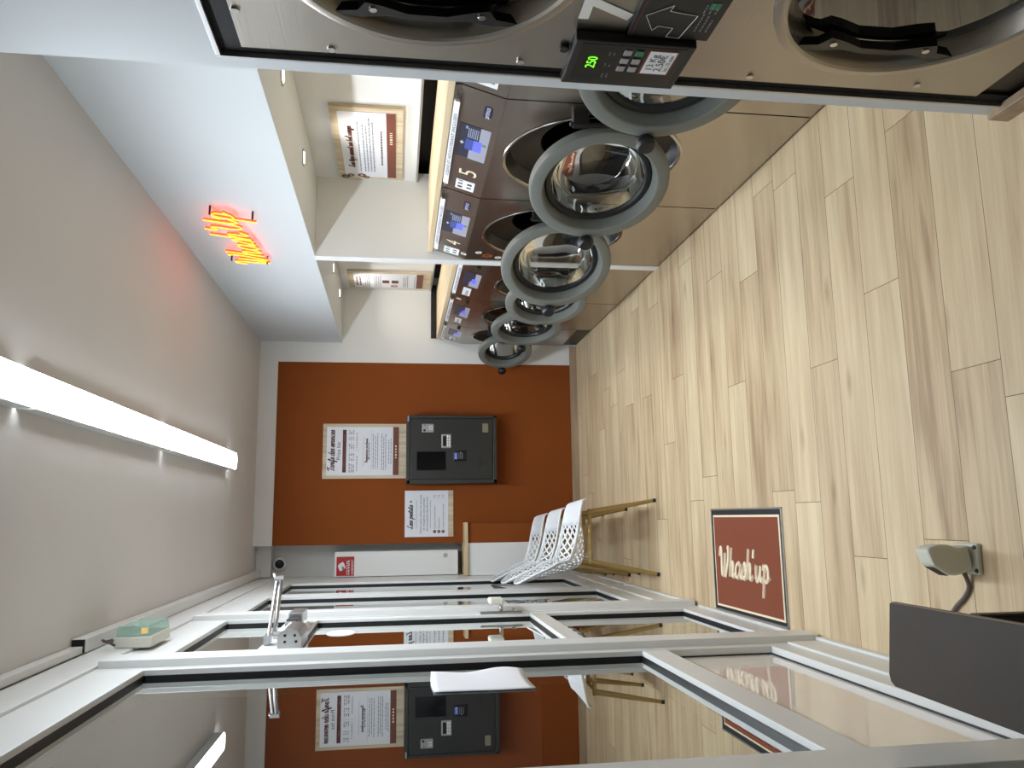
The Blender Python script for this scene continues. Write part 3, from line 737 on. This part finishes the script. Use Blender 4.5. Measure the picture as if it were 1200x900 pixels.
def c_price(t, sh, og, base):
    og = og+BZ*.0265
    mb = MB(base); script(mb, 'Tarifs des services', og+BX*.062+BZ*.558, BX, BZ, .335, .026, .0075, .2); mb.build('title_script', INKB, sh)
    text('Price list', .042, og+BX*.226+BZ*.510, BX, BZ, INK, sh, base, 'CENTER', 'subtitle', fit=.145)
    mb = MB(base); rect(mb, og, BX, BZ, .050, .402, .462, .492); mb.build('heading_band', INKB, sh)
    mb = MB(base); greek(mb, og+BX*.07+BZ*.473, BX, BZ, .05, 1, .01, .006); greek(mb, og+BX*.31+BZ*.473, BX, BZ, .05, 1, .01, .006); mb.build('heading_print', SHEET, sh)
    mb = MB(base)
    for x, w in ((.05, .075), (.145, .03), (.185, .03), (.245, .045), (.315, .03), (.365, .035)): greek(mb, og+BX*x+BZ*.432, BX, BZ, w, 3, .0165, .008, .1)
    greek(mb, og+BX*.06+BZ*.373, BX, BZ, .14, 1, .01, .006); greek(mb, og+BX*.25+BZ*.373, BX, BZ, .13, 1, .01, .006)
    greek(mb, og+BX*.08+BZ*.240, BX, BZ, .31, 3, .018, .006); greek(mb, og+BX*.07+BZ*.170, BX, BZ, .31, 3, .016, .006); greek(mb, og+BX*.12+BZ*.112, BX, BZ, .22, 2, .017, .006)
    rect(mb, og, BX, BZ, .10, .35, .322, .324); rect(mb, og, BX, BZ, .232, .2335, .36, .46); rect(mb, og, BX, BZ, .05, .40, .257, .2585)
    mb.build('small_print', GREYINK, sh)
    mb = MB(base); script(mb, 'Programmes machines', og+BX*.128+BZ*.288, BX, BZ, .20, .012, .004, .2); mb.build('script_heading', INKB, sh)
    mb = MB(base); greek(mb, og+BX*.155+BZ*.274, BX, BZ, .15, 1, .01, .006); mb.build('heading_note', INK, sh)
    mb = MB(base); greek(mb, og+BX*.165+BZ*.052, BX, BZ, .12, 1, .01, .012, .02, (.01, .016)); mb.build('footer_print', CREAM, sh)
notice('price_notice', 'oak-framed price notice with script title on the orange wall, above the payment terminal', (.327, YB-.0045, 1.4735), BX, BZ, .452, .6785, (.027, .027, .0605, .032), .047, c_price)
def c_small(t, sh, og, base):
    mb = MB(base); script(mb, 'Les petits +', og+BX*.062+BZ*.335, BX, BZ, .235, .021, .007, .2); mb.build('title_script', INK, sh)
    for s_, z, w in (('Faites votre choix à la centrale', .262, .315), ('et récupérez votre produit', .236, .265), ('dans le placard derrière vous', .210, .28)):
        text(s_, .022, og+BX*.186+BZ*z, BX, BZ, INK, sh, base, 'CENTER', 'body_lettering', fit=w)
    mb = MB(base); rect(mb, og, BX, BZ, .065, .30, .302, .305); rect(mb, og, BX, BZ, .07, .30, .188, .191); mb.build('rules', GREYINK, sh)
    for i, (s_, w, z) in enumerate((('Lingettes anti-décoloration', .185, .148), ('Détachant', .09, .113), ('Lingettes Parfumées séchage', .20, .078))):
        mb = MB(base); c = og+BX*.042+BZ*(z+.006)+Vector((0, -.0006, 0)); mb.face([c+(BX*math.cos(a)+BZ*math.sin(a))*.0135 for a in [2*PI*k/16 for k in range(16)]]); d = mb.build('bullet', INKB, sh)
        text(str(i+1), .018, c-BZ*.006, BX, BZ, SHEET, d, base, 'CENTER', 'bullet_numeral')
        text(s_, .0165, og+BX*.064+BZ*z, BX, BZ, INKB, sh, base, 'LEFT', 'item_lettering', fit=w)
        text('1 €', .022, og+BX*.31+BZ*z, BX, BZ, INK, sh, base, 'LEFT', 'price_lettering', fit=.026)
notice('product_notice', 'small white notice with an oak bottom edge beside the payment terminal', (-.153, YB-.0045, 1.081), BX, BZ, .377, .399, (.0, .0, .042, .0), 0, c_small, .010)
RX = Vector((0, -1, 0))
def c_wide(t, sh, og, base):
    mb = MB(base); script(mb, 'Les tips avant un bel usage', og+RX*.16+BZ*.258, RX, BZ, .47, .016, .006, .2); mb.build('title_script', INKB, sh)
    mb = MB(base)
    greek(mb, og+RX*.11+BZ*.222, RX, BZ, .62, 1, .02, .007); greek(mb, og+RX*.11+BZ*.198, RX, BZ, .62, 4, .0165, .007)
    mb.build('small_print', GREYINK, sh)
    mb = MB(base); greek(mb, og+RX*.20+BZ*.105, RX, BZ, .40, 1, .01, .008, .05); mb.build('closing_line', INKB, sh)
    mb = MB(base); greek(mb, og+RX*.45+BZ*.052, RX, BZ, .13, 1, .01, .014, .02, (.01, .018)); mb.build('footer_print', CREAM, sh)
    for x, z, r in ((.035, .315, .026), (.055, .285, .022), (.06, .225, .026), (.035, .20, .02)):
        mb = MB(base); flower(mb, og+RX*x+BZ*z, RX, BZ, r); mb.build('flower_sticker', BROWNB, sh)
notice('tips_notice', 'wide oak-framed notice with flowers in the nearer recess above the worktop', (XB-.0005, 4.385, 1.535), RX, BZ, .815, .352, (.035, .04, .036, .036), .046, c_wide)
def c_tall(t, sh, og, base):
    mb = MB(base); greek(mb, og+RX*.10+BZ*.592, RX, BZ, .26, 2, .026, .013, .1, (.02, .05)); mb.build('title_print', INKB, sh)
    for z, n in ((.53, 3), (.455, 4), (.22, 3), (.13, 2)):
        mb = MB(base); greek(mb, og+RX*.06+BZ*z, RX, BZ, .33, n, .016, .006); mb.build('small_print', GREYINK, sh)
    mb = MB(base)
    for z in (.34, .265): rect(mb, og, RX, BZ, .17, .25, z, z+.055)
    mb.build('heading_band', INKB, sh)
    mb = MB(base); flower(mb, og+RX*.09+BZ*.30, RX, BZ, .035); mb.build('flower_sticker', ORFL, sh)
notice('instruction_notice', 'tall oak-framed notice in the far recess above the worktop', (XB-.0005, 6.61, 1.285), RX, BZ, .455, .668, (.035, .03, .065, .045), .055, c_tall)

# ------------------------------------------------------------------ payment terminal on the orange wall
def terminal():
    x0, x1, z0, z1, y0, y1 = .275, .833, .732, 1.471, 6.55, YB-.0045; org = ((x0+x1)/2, y1, z0)
    t = thing('payment_terminal', 'dark grey steel payment terminal hung on the orange wall', 'payment terminal', org); M = lambda: MB(org)
    mb = M(); mb.box(x0, x1, y0+.012, y1, z0, z1, .004)
    for a in ((x0, x1, z0, z0+.028), (x0, x1, z1-.028, z1), (x0, x0+.032, z0, z1), (x1-.022, x1, z0, z1)): mb.box(a[0], a[1], y0-.004, y0+.014, a[2], a[3], .003)
    mb.build('cabinet', TERM, t)
    mb = M(); mb.box(x0+.036, x1-.027, y0, y0+.012, z0+.033, z1-.033, .002); d = mb.build('door', TERMD, t)
    yf = y0-.0006
    def px(u, v): # photo zoom of the terminal -> wall metres (u right-to-left in the zoom's y, v along its x)
        return x1-(u-75)/(830-75)*(x1-x0), z1-(v-75)/(1095-75)*(z1-z0)
    xa, za = px(478, 190); xb, zb = px(682, 515)
    mb = M(); mb.box(xb, xa, yf-.003, yf+.002, zb, za, .002); s = mb.build('screen', SCRK, t)
    mb = M(); mb.box(xb-.006, xa+.006, yf-.0015, yf+.001, zb-.006, za+.006); mb.build('screen_bezel', BLACKM, s)
    xa, za = px(170, 245); xb, zb = px(265, 380)
    mb = M(); mb.box(xb, xa, yf-.008, yf+.001, zb, za, .006, 3); s = mb.build('coin_slot', SILVER, t)
    mb = M(); mb.box(xb+.052, xa-.008, yf-.009, yf-.0078, za-.030, za-.022); mb.disc((xb+.016, yf-.008, za-.02), (0, -1, 0), .010, .006, 14); mb.build('slot_opening', BLACKM, s)
    mb = M()
    for dx in (.028, .048):
        for dz in (.065, .082): mb.disc((xb+dx, yf-.008, za-dz), (0, -1, 0), .006, .004, 10)
    mb.build('slot_key', WHITEP, s)
    xa, za = px(285, 465); xb, zb = px(440, 577)
    mb = M(); mb.box(xb, xa, yf-.010, yf+.001, zb, za, .006, 3); s = mb.build('keypad_reader', SILVER, t)
    mb = M(); mb.box(xb+.016, xa-.016, yf-.0108, yf-.0096, za-.040, za-.012); mb.build('reader_display', BLACKG, s)
    mb = M()
    for i in range(4):
        for j in range(2): mb.box(xb+.014+.024*i, xb+.030+.024*i, yf-.012, yf-.0096, zb+.010+.016*j, zb+.020+.016*j, .001)
    mb.build('reader_key', WHITEP, s)
    xa, za = px(470, 600); xb, zb = px(585, 748)
    mb = M(); mb.box(xb, xa, yf-.008, yf+.001, zb, za, .004); s = mb.build('card_reader', BLACKG, t)
    mb = M(); mb.box(xb+.014, xa-.014, yf-.009, yf-.0078, za-.034, za-.006); mb.build('reader_screen', SCRM, s)
    mb = M(); greek(mb, (xb+.02, yf-.0092, za-.024), BX, BZ, .04, 1, .01, .010, .05, (.005, .009)); mb.build('reader_print', WHITEP, s)
    mb = M()
    for i in range(3): mb.box(xb+.018, xa-.018, yf-.009, yf-.0078, za-.048-.014*i, za-.044-.014*i)
    mb.disc((xa-.016, yf-.008, za-.06), (0, -1, 0), .006, .003, 10); mb.build('reader_line', GREYINK, s)
    xa, za = px(165, 935); xb, zb = px(265, 1000)
    mb = M(); mb.box(xb, xa, yf-.003, yf+.001, zb, za, .001); mb.build('rating_plate', BEIGE, t)
    xa, za = px(560, 893); xb, zb = px(645, 905)
    mb = M(); mb.box(xb, xa, yf-.002, yf+.001, zb, za); mb.build('ticket_slot', BLACKG, t)
    mb = M(); mb.box(x1-.050, x1-.004, y0-.006, y0-.003, z1-.018, z1-.006); mb.build('maker_plate', SILVER, t)
terminal()

# ------------------------------------------------------------------ left corner: cabinet, ledge, camera
o = (-.365, 6.98, 1.04); t = thing('wall_cabinet', 'slim white wall cabinet with a red camera-warning sticker in the corner recess', 'cabinet', o)
mb = MB(o); mb.box(-.462, -.262, 6.74, 6.979, 1.04, 2.04, .003); mb.build('carcass', FRAME, t)
mb = MB(o); mb.box(-.460, -.272, 6.722, 6.738, 1.043, 2.037, .002); d = mb.build('door', FRAME, t)
mb = MB(o); mb.disc((-.305, 6.7215, 1.145), (0, -1, 0), .019, .004, 24); mb.build('lock', GREYC, d)
mb = MB(o); mb.box(-.452, -.300, 6.7206, 6.7218, 1.882, 2.023); s = mb.build('warning_sticker', RED, d)
mb = MB(o); mb.prism([(-.415, 1.995), (-.375, 2.012), (-.355, 2.0), (-.34, 1.972), (-.365, 1.957), (-.405, 1.972)], 1, 6.7199, 6.7206); mb.prism([(-.40, 1.975), (-.385, 1.98), (-.37, 1.955), (-.39, 1.95)], 1, 6.7199, 6.7206)
mb.build('camera_pictogram', SHEET, s)
mb = MB(o); greek(mb, (-.442, 6.7205, 1.935), BX, BZ, .13, 2, .014, .007, .1); greek(mb, (-.442, 6.7205, 1.90), BX, BZ, .12, 2, .011, .004, .1); mb.build('sticker_print', SHEET, s)
o = (-.255, 6.60, 0); t = thing('boxed_ledge', 'low boxed-in ledge, orange and white front under an oak top, behind the chairs', 'ledge', o)
mb = MB(o); mb.box(-.462, -.205, 6.572, 6.715, 0, .972); mb.box(-.462, -.21, 6.715, 6.978, 0, .972); mb.build('white_front', FRAME, t)
mb = MB(o); mb.box(-.2049, -.052, 6.572, 6.715, 0, .972); mb.build('orange_front', ORANGE, t)
mb = MB(o); mb.box(-.462, -.040, 6.545, 6.7155, .973, 1.000, .002); mb.box(-.462, -.21, 6.7155, 6.978, .973, 1.000, .002); mb.build('oak_top', OAKX, t)
o = (-.36, 6.979, 2.50); t = thing('security_camera', 'round white security camera with dark lens in the upper corner of the recess', 'camera', o)
mb = MB(o); mb.lathe([(0, 0), (.056, 0), (.056, .022), (.048, .034), (.040, .036), (.037, .030), (0, .030)], o, (0, -1, 0), 36); mb.build('housing', FRAME, t)
mb = MB(o); mb.lathe([(.036, .030), (.032, .046), (.02, .055), (0, .058)], o, (0, -1, 0), 28); mb.build('lens', BLACKG, t)

# ------------------------------------------------------------------ chairs
def chair(org, rot, label):
    t = thing('chair', label, 'chair', org, 'white perforated chairs along the window'); t.rotation_euler = (0, 0, rot)
    # side profile (x, z, half width, side curl up, side curl forward) from front lip to top of the back
    K = [(.245, .432, .195, .000, .0), (.225, .452, .215, .008, .0), (.12, .448, .232, .040, .0), (0, .430, .238, .085, .0), (-.11, .424, .237, .125, .01), (-.180, .446, .234, .125, .035),
         (-.216, .505, .230, .085, .065), (-.234, .58, .225, .045, .07), (-.255, .66, .215, .01, .06), (-.275, .74, .195, .0, .045), (-.290, .80, .165, -.010, .03), (-.296, .835, .12, -.02, .015)]
    K = [(x*.88 if x > 0 else x*.91, *r) for x, *r in K]
    def prof(v):
        f = v*(len(K)-1); i = min(int(f), len(K)-2); u = f-i
        a, b, c, d = K[max(i-1, 0)], K[i], K[i+1], K[min(i+2, len(K)-1)]
        return [.5*((2*q)+(r-p)*u+(2*p-5*q+4*r-s)*u*u+(3*q-p-3*r+s)*u**3) for p, q, r, s in zip(a, b, c, d)]
    def S(u, v):
        x, z, w, cu, cf = prof(v); a = abs(u)*PI*.46; k = 1-math.cos(a)
        return Vector((x+cf*k, (1 if u > 0 else -1)*w*math.sin(a)**.9, z+cu*k))
    mb = MB(); N, Mv = 14, 26
    V0, V1, U1 = .21, .95, .90
    bm = mb.bm
    def F(uvs):
        f = bm.faces.new([bm.verts.new(S(*q)) for q in uvs]); f.smooth = True
    # solid front of the seat, rim along both sides and the top
    n = 12
    for i in range(n):
        for j in range(6):
            a, b = -1+2*i/n, -1+2*(i+1)/n; c, d = V0*j/6, V0*(j+1)/6
            F([(a, c), (b, c), (b, d), (a, d)])
        for j in range(3):
            a, b = -1+2*i/n, -1+2*(i+1)/n; c, d = V1+(1-V1)*j/3, V1+(1-V1)*(j+1)/3
            F([(a, c), (b, c), (b, d), (a, d)])
    m = 36
    for j in range(m):
        c, d = V0+(V1-V0)*j/m, V0+(V1-V0)*(j+1)/m
        for sg in (-1, 1): F([(sg*U1, c), (sg, c), (sg, d), (sg*U1, d)])
    # lattice of diamond openings
    def uv(i, j): return (-U1+2*U1*i/N, V0+(V1-V0)*j/Mv)
    for i in range(0, N+1):
        for j in range(0, Mv+1):
            if (i+j) % 2: continue
            cn = [(max(i-1, 0), j), (i, max(j-1, 0)), (min(i+1, N), j), (i, min(j+1, Mv))]
            q = []
            for p in cn:
                if p not in q: q.append(p)
            if len(q) < 3: continue
            O = [uv(*p) for p in q]; cx = sum(p[0] for p in O)/len(O); cyy = sum(p[1] for p in O)/len(O)
            sc_ = .74
            I = [(cx+(p[0]-cx)*sc_, cyy+(p[1]-cyy)*sc_) for p in O]
            for k in range(len(O)):
                k2 = (k+1) % len(O); F([O[k], O[k2], I[k2], I[k]])
    bmesh.ops.remove_doubles(bm, verts=bm.verts, dist=.0006)
    sh = mb.build('seat_shell', CHAIRW, t)
    so = sh.modifiers.new('thickness', 'SOLIDIFY'); so.thickness = .007; so.offset = 0
    # rounded rolled edge all round
    mb = MB(); edge = [S(-1, v/24) for v in range(25)]+[S(-1+2*k/10, 1) for k in range(1, 10)]+[S(1, 1-v/24) for v in range(25)]+[S(1-2*k/10, 0) for k in range(1, 10)]
    mb.tube(edge, .0065, 8, closed=True); mb.build('rolled_edge', CHAIRW, t)
    # under-frame
    mb = MB()
    mb.tube([(.13, -.155, .402), (.13, .155, .402)], .011, 10); mb.tube([(-.12, -.155, .402), (-.12, .155, .402)], .011, 10)
    mb.tube([(.16, -.15, .402), (-.15, -.15, .402)], .012, 10); mb.tube([(.16, .15, .402), (-.15, .15, .402)], .012, 10); mb.box(-.10, .11, -.06, .06, .405, .432, .004)
    mb.build('under_frame', BRASS, t)
    for sx, sy in ((1, -1), (1, 1), (-1, -1), (-1, 1)):
        top = Vector((.140 if sx > 0 else -.15, sy*.150, .408)); foot = Vector((.205 if sx > 0 else -.232, sy*.197, .0)); d = foot-top
        mb = MB(); mb.tube([top, top+d*.5, top+d*.955], [.0175, .0150, .0105], 12); lg = mb.build('leg', BRASS, t)
        mb = MB(); mb.tube([top+d*.955, top+d*.999], [.0115, .0115], 12); mb.build('foot_cap', BLACKM, lg)
    return t
chair((-.127, 4.880, 0), .045, 'white perforated chair with gold legs, nearest of the three')
chair((-.172, 5.495, 0), .045, 'white perforated chair with gold legs, middle of the three')
chair((-.205, 6.112, 0), .045, 'white perforated chair with gold legs, farthest of the three and closest to the ledge')

# ------------------------------------------------------------------ entrance mat
o = (-.215, 3.458, 0); t = thing('door_mat', 'terracotta entrance mat with cream script lettering, set in a metal frame by the door', 'mat', o)
x0, x1, y0, y1 = -.456, .024, 3.088, 3.828
mb = MB(o)
for a in ((x0, x1, y0, y0+.008), (x0, x1, y1-.008, y1), (x0, x0+.008, y0, y1), (x1-.008, x1, y0, y1)): mb.box(a[0], a[1], a[2], a[3], .0002, .006, .001)
mb.build('metal_frame', ALU, t)
mb = MB(o); mb.box(x0+.008, x1-.008, y0+.008, y1-.008, .0002, .002); mb.build('rubber_base', MATK, t)
mb = MB(o); mb.box(x0+.022, x1-.030, y0+.022, y1-.026, .002, .0045); ed = mb.build('cream_border', CREAM, t)
mb = MB(o); mb.box(x0+.032, x1-.040, y0+.034, y1-.038, .0045, .0065); pile = mb.build('pile', MATB, t)
mb = MB(o); script(mb, "Whash'up", (-.288, 3.742, .0045), (0, -1, 0), (1, 0, 0), .52, .066, .020, .10); mb.build('script_lettering', CREAM, pile)

# ------------------------------------------------------------------ floor pedestal with cable
o = (-.13, 2.02, 0); t = thing('floor_pedestal', 'grey-beige metal pedestal with a slotted head screwed to the floor', 'pedestal', o)
def zp(px, py):   # outline in the plane facing the room's near end
    return (-.13+(-(py-290)/150*.0222), (815-px)/495*.148)
pl = [(318, 205), (345, 180), (430, 160), (540, 163), (635, 200), (690, 175), (720, 175), (750, 350), (720, 400), (590, 440), (500, 430), (368, 345)]
poly = [(-.128-(y-290)/7.5*.00222, (806-x)/7.5*.00226) for x, y in pl]
mb = MB(o); mb.prism(poly, 1, 1.990, 2.048, .008); b = mb.build('head', SENS, t)
mb = MB(o); mb.box(-.170, -.088, 1.975, 2.062, 0.0003, .014, .004); mb.build('base_plate', SENS, t)
mb = MB(o)
for x in (-.160, -.098): MB(o).disc((x, 1.983, .014), (0, 0, 1), .006, .003, 10).build('base_screw', BLACKM, t)
s0 = Vector((-.128-(345-290)/7.5*.00222-.004, 0, (806-380)/7.5*.00226)); s1 = Vector((-.128-(425-290)/7.5*.00222-.004, 0, (806-520)/7.5*.00226))
mb = MB(o); mb.face([(s0.x-.0006, 2.000, s0.z), (s1.x-.0006, 2.000, s1.z), (s1.x-.0006, 2.038, s1.z), (s0.x-.0006, 2.038, s0.z)]); mb.build('slot', DKINT, t)
cab = smooth([(0, 0)]*1+[(0, 0)], 1)
pts = [(-.165, 2.03, .02), (-.180, 2.03, .012), (-.207, 2.03, .007), (-.236, 2.052, .007), (-.267, 2.092, .007), (-.305, 2.12, .007), (-.34, 2.10, .007), (-.36, 2.02, .007)]
mb = MB((-.25, 2.0, 0)); q = [Vector(p) for p in pts]; out = []
for i in range(len(q)-1):
    a, b_, c, d = q[max(i-1, 0)], q[i], q[i+1], q[min(i+2, len(q)-1)]
    for k in range(6):
        u = k/6; out.append(.5*((2*b_)+(c-a)*u+(2*a-5*b_+4*c-d)*u*u+(3*b_-a-3*c+d)*u**3))
mb.tube(out+[q[-1]], .0062, 10); ob = mb.build('cable', CABLE); ob.location = (-.25, 2.0, 0)
tag(ob, 'grey cable curving across the floor from the pedestal to under the brown bench', 'cable')

# ------------------------------------------------------------------ dark brown bench by the window
o = (-.295, 1.1, 0); t = thing('bench', 'narrow dark brown bench along the window in the near left corner', 'bench', o)
zt = .45
poly = [(-.203, .45), (-.203, 1.712), (-.36, 1.737), (-.376, 1.732), (-.384, 1.718), (-.394, 1.30), (-.405, .45)]
mb = MB(o); mb.prism(poly, 2, zt-.016, zt, .002); mb.build('seat', BENCHM, t)
mb = MB(o); mb.box(-.2035, -.2005, .46, 1.708, zt-.014, zt-.002); mb.build('edge_band', BENCHE, t)
for y in (1.46, .55):
    mb = MB(o); mb.box(-.37, -.204, y-.012, y+.012, 0.0003, zt-.0165, .002); mb.build('support_panel', DKINT, t)  # near-black face: the shade under the seat is put into its colour
    mb = MB(o); mb.box(-.203, -.199, y-.013, y+.013, 0.0003, zt-.0165); mb.build('panel_edge', BENCHM, t)

# ------------------------------------------------------------------ things on the window wall
# sheet of paper stuck on the near pane
mb = MB((-.5, 2.54, 1.15)); nx, nz_ = 14, 10; grid = []
for i in range(nx+1):
    row = []
    for j in range(nz_+1):
        a, b = i/nx, j/nz_
        y = 2.39+.285*b+.012*math.sin(a*5.2)*(b*1.2-.3); z = 1.143+.296*a+.004*math.sin(b*4)
        x = XP+.003+.004*(b**3)*(1+math.sin(a*7))+.002*math.sin(a*9)*b
        row.append(mb._v((x, y, z)))
    grid.append(row)
for i in range(nx):
    for j in range(nz_):
        f = mb.bm.faces.new([grid[i][j], grid[i+1][j], grid[i+1][j+1], grid[i][j+1]]); f.smooth = True
ob = mb.build('paper_sheet', PAPER); ob.location = (-.5, 2.54, 1.15)
so = ob.modifiers.new('thickness', 'SOLIDIFY'); so.thickness = .0008; so.offset = 1
tag(ob, 'blank white sheet of paper stuck on the nearest window pane', 'paper')
# frosted marking strip with disc on the outer face
mb = MB((XP, 2.3, .97)); mb.box(XP-.006, XP-.005, 1.756, 2.796, .945, .995)
ang = [2*PI*k/40 for k in range(40)]; mb.prism([(2.153+.102*math.cos(a), .972+.102*math.sin(a)) for a in ang], 0, XP-.0072, XP-.0062)
ob = mb.build('glass_marking', FROST); ob.location = (XP, 2.3, .97)
tag(ob, 'translucent pale marking strip with a round disc on the nearest window pane', 'sticker')
mb = MB((XP, 3.70, 1.785)); mb.prism([(3.70+.092*math.cos(a), 1.785+.062*math.sin(a)) for a in ang], 0, XP+.0006, XP+.0018)
ob = mb.build('oval_sticker', PAPER); ob.location = (XP, 3.70, 1.785)
tag(ob, 'white oval sticker on the upper glass of the door', 'sticker')

# emergency light box
o = (-.455, 3.34, 2.43); t = thing('emergency_light', 'emergency light with a green lens on a white base, above the window frame', 'emergency light', o)
mb = MB(o); mb.box(-.4548, -.415, 3.20, 3.46, 2.436, 2.566, .005); mb.build('base', CREAMP, t)
mb = MB(o); mb.prism([(-.415, 2.440), (-.380, 2.446), (-.377, 2.454), (-.377, 2.548), (-.381, 2.556), (-.415, 2.562)], 1, 3.204, 3.456, .003); mb.build('green_lens', GREENL, t)
mb = MB(o); mb.disc((-.414, 3.28, 2.484), (1, 0, 0), .012, .02, 14); mb.build('lamp', AMBER, t)
mb = MB(o); mb.box(-.416, -.4138, 3.235, 3.30, 2.495, 2.53); mb.build('label_plate', GREYC, t)
mb = MB((-.44, 3.52, 2.55))
mb.tube([(-.44, 3.462, 2.56), (-.42, 3.50, 2.575), (-.415, 3.53, 2.60), (-.43, 3.54, 2.632)], .004, 8)
ob = mb.build('cable', CABLE); ob.location = (-.44, 3.52, 2.55); tag(ob, 'short grey cable looping from the emergency light up to the trunking', 'cable')
mb = MB((-.44, 3.19, 2.56)); mb.tube([(-.43, 3.21, 2.60), (-.42, 3.18, 2.598), (-.425, 3.165, 2.575), (-.44, 3.17, 2.55)], .0045, 8); mb.tube([(-.425, 3.165, 2.575), (-.42, 3.15, 2.556)], .008, 10)
ob = mb.build('cable', CABLE); ob.location = (-.44, 3.19, 2.56); tag(ob, 'short grey cable stub with an end cap at the near side of the emergency light', 'cable')

# door closer on the door's top rail
o = (-.465, 3.25, 1.98); t = thing('door_closer', 'silver door closer with an elbow arm on the top rail of the glazed door', 'door closer', o)
mb = MB(o); mb.prism([(-.468, 1.889), (-.425, 1.889), (-.40, 1.902), (-.395, 1.919), (-.395, 1.949), (-.40, 1.964), (-.425, 1.976), (-.468, 1.976)], 1, 3.12, 3.34, .003); mb.build('body', ALU, t)
mb = MB(o)
for x, z in ((-.44, 1.909), (-.44, 1.949), (-.418, 1.914), (-.418, 1.949)): MB(o).disc((x, 3.12, z), (0, -1, 0), .005, .003, 10).build('screw', BLACKM, t)
MB(o).disc((-.43, 3.23, 1.976), (0, 0, 1), .014, .03, 16).build('spindle', ALU, t)
mb = MB(o); mb.tube([(-.43, 3.23, 2.002), (-.235, 3.40, 2.006)], .0085, 10); mb.build('main_arm', ALU, t)
mb = MB(o); mb.tube([(-.235, 3.40, 2.022), (-.44, 3.27, 2.030)], .007, 10); mb.disc((-.235, 3.40, 1.996), (0, 0, 1), .014, .036, 14); mb.build('forearm', ALU, t)
mb = MB(o); mb.box(-.466, -.43, 3.24, 3.30, 2.020, 2.046, .003); mb.build('arm_shoe', ALU, t)
mb = MB(o); mb.tube([(-.235, 3.40, 2.028), (-.222, 3.46, 2.041)], .007, 8); mb.build('arm_end', ALU, t)
# magnetic lock at the free edge of the door
o = (-.44, 3.8, 1.97); t = thing('magnetic_lock', 'silver and black magnetic lock block at the top free edge of the door', 'lock', o)
mb = MB(o); mb.box(-.468, -.405, 3.74, 3.935, 1.955, 2.015, .003); mb.build('magnet', ALU, t)
mb = MB(o); mb.box(-.468, -.42, 3.62, 3.735, 1.962, 2.01, .003); mb.build('armature_plate', TERM, t)
mb = MB(o); mb.box(-.468, -.425, 3.56, 3.617, 1.965, 2.008, .003); mb.build('bracket', SILVER, t)
mb = MB((-.45, 3.6, 1.93)); mb.box(-.468, -.435, 3.46, 3.72, 1.925, 1.945, .006, 3)
ob = mb.build('contact_switch', CREAMP); ob.location = (-.45, 3.6, 1.93); tag(ob, 'cream plastic door contact bar on the top rail under the magnetic lock', 'door contact')

# ------------------------------------------------------------------ night outside, camera, view
w = bpy.data.worlds.new('night'); SC.world = w; w.use_nodes = True
w.node_tree.nodes['Background'].inputs[0].default_value = (.02, .022, .028, 1); w.node_tree.nodes['Background'].inputs[1].default_value = .5

yaw, pitch, roll = math.radians(9.5516736), math.radians(8.17581616), math.radians(-.5617549)
cy_, sy_, cp, sp = math.cos(yaw), math.sin(yaw), math.cos(pitch), math.sin(pitch)
fw = Vector((sy_*cp, cy_*cp, -sp)); rt = Vector((cy_, -sy_, 0)); dn = fw.cross(rt)
cr, sr = math.cos(roll), math.sin(roll)
r2 = rt*cr+dn*sr; d2 = -rt*sr+dn*cr
cam = bpy.data.cameras.new('camera'); cam.sensor_width = 36; cam.lens = 934.27/1200*36; cam.clip_start = .02
co = bpy.data.objects.new('camera', cam); COL.objects.link(co)
# the photo was shot upright and stored lying on its side: image right is down in the room
Mx = Matrix((d2, r2, -fw)).transposed().to_4x4(); Mx.translation = (0, 0, 1.55); co.matrix_world = Mx
SC.camera = co
SC.view_settings.view_transform = 'Standard'; SC.view_settings.look = 'None'; SC.view_settings.gamma = 1; SC.view_settings.use_curve_mapping = False
SC.view_settings.exposure = 0.1
try:
    SC.cycles.use_denoising = True; SC.cycles.max_bounces = 10; SC.cycles.transparent_max_bounces = 12; SC.cycles.sample_clamp_indirect = 6
except Exception: pass
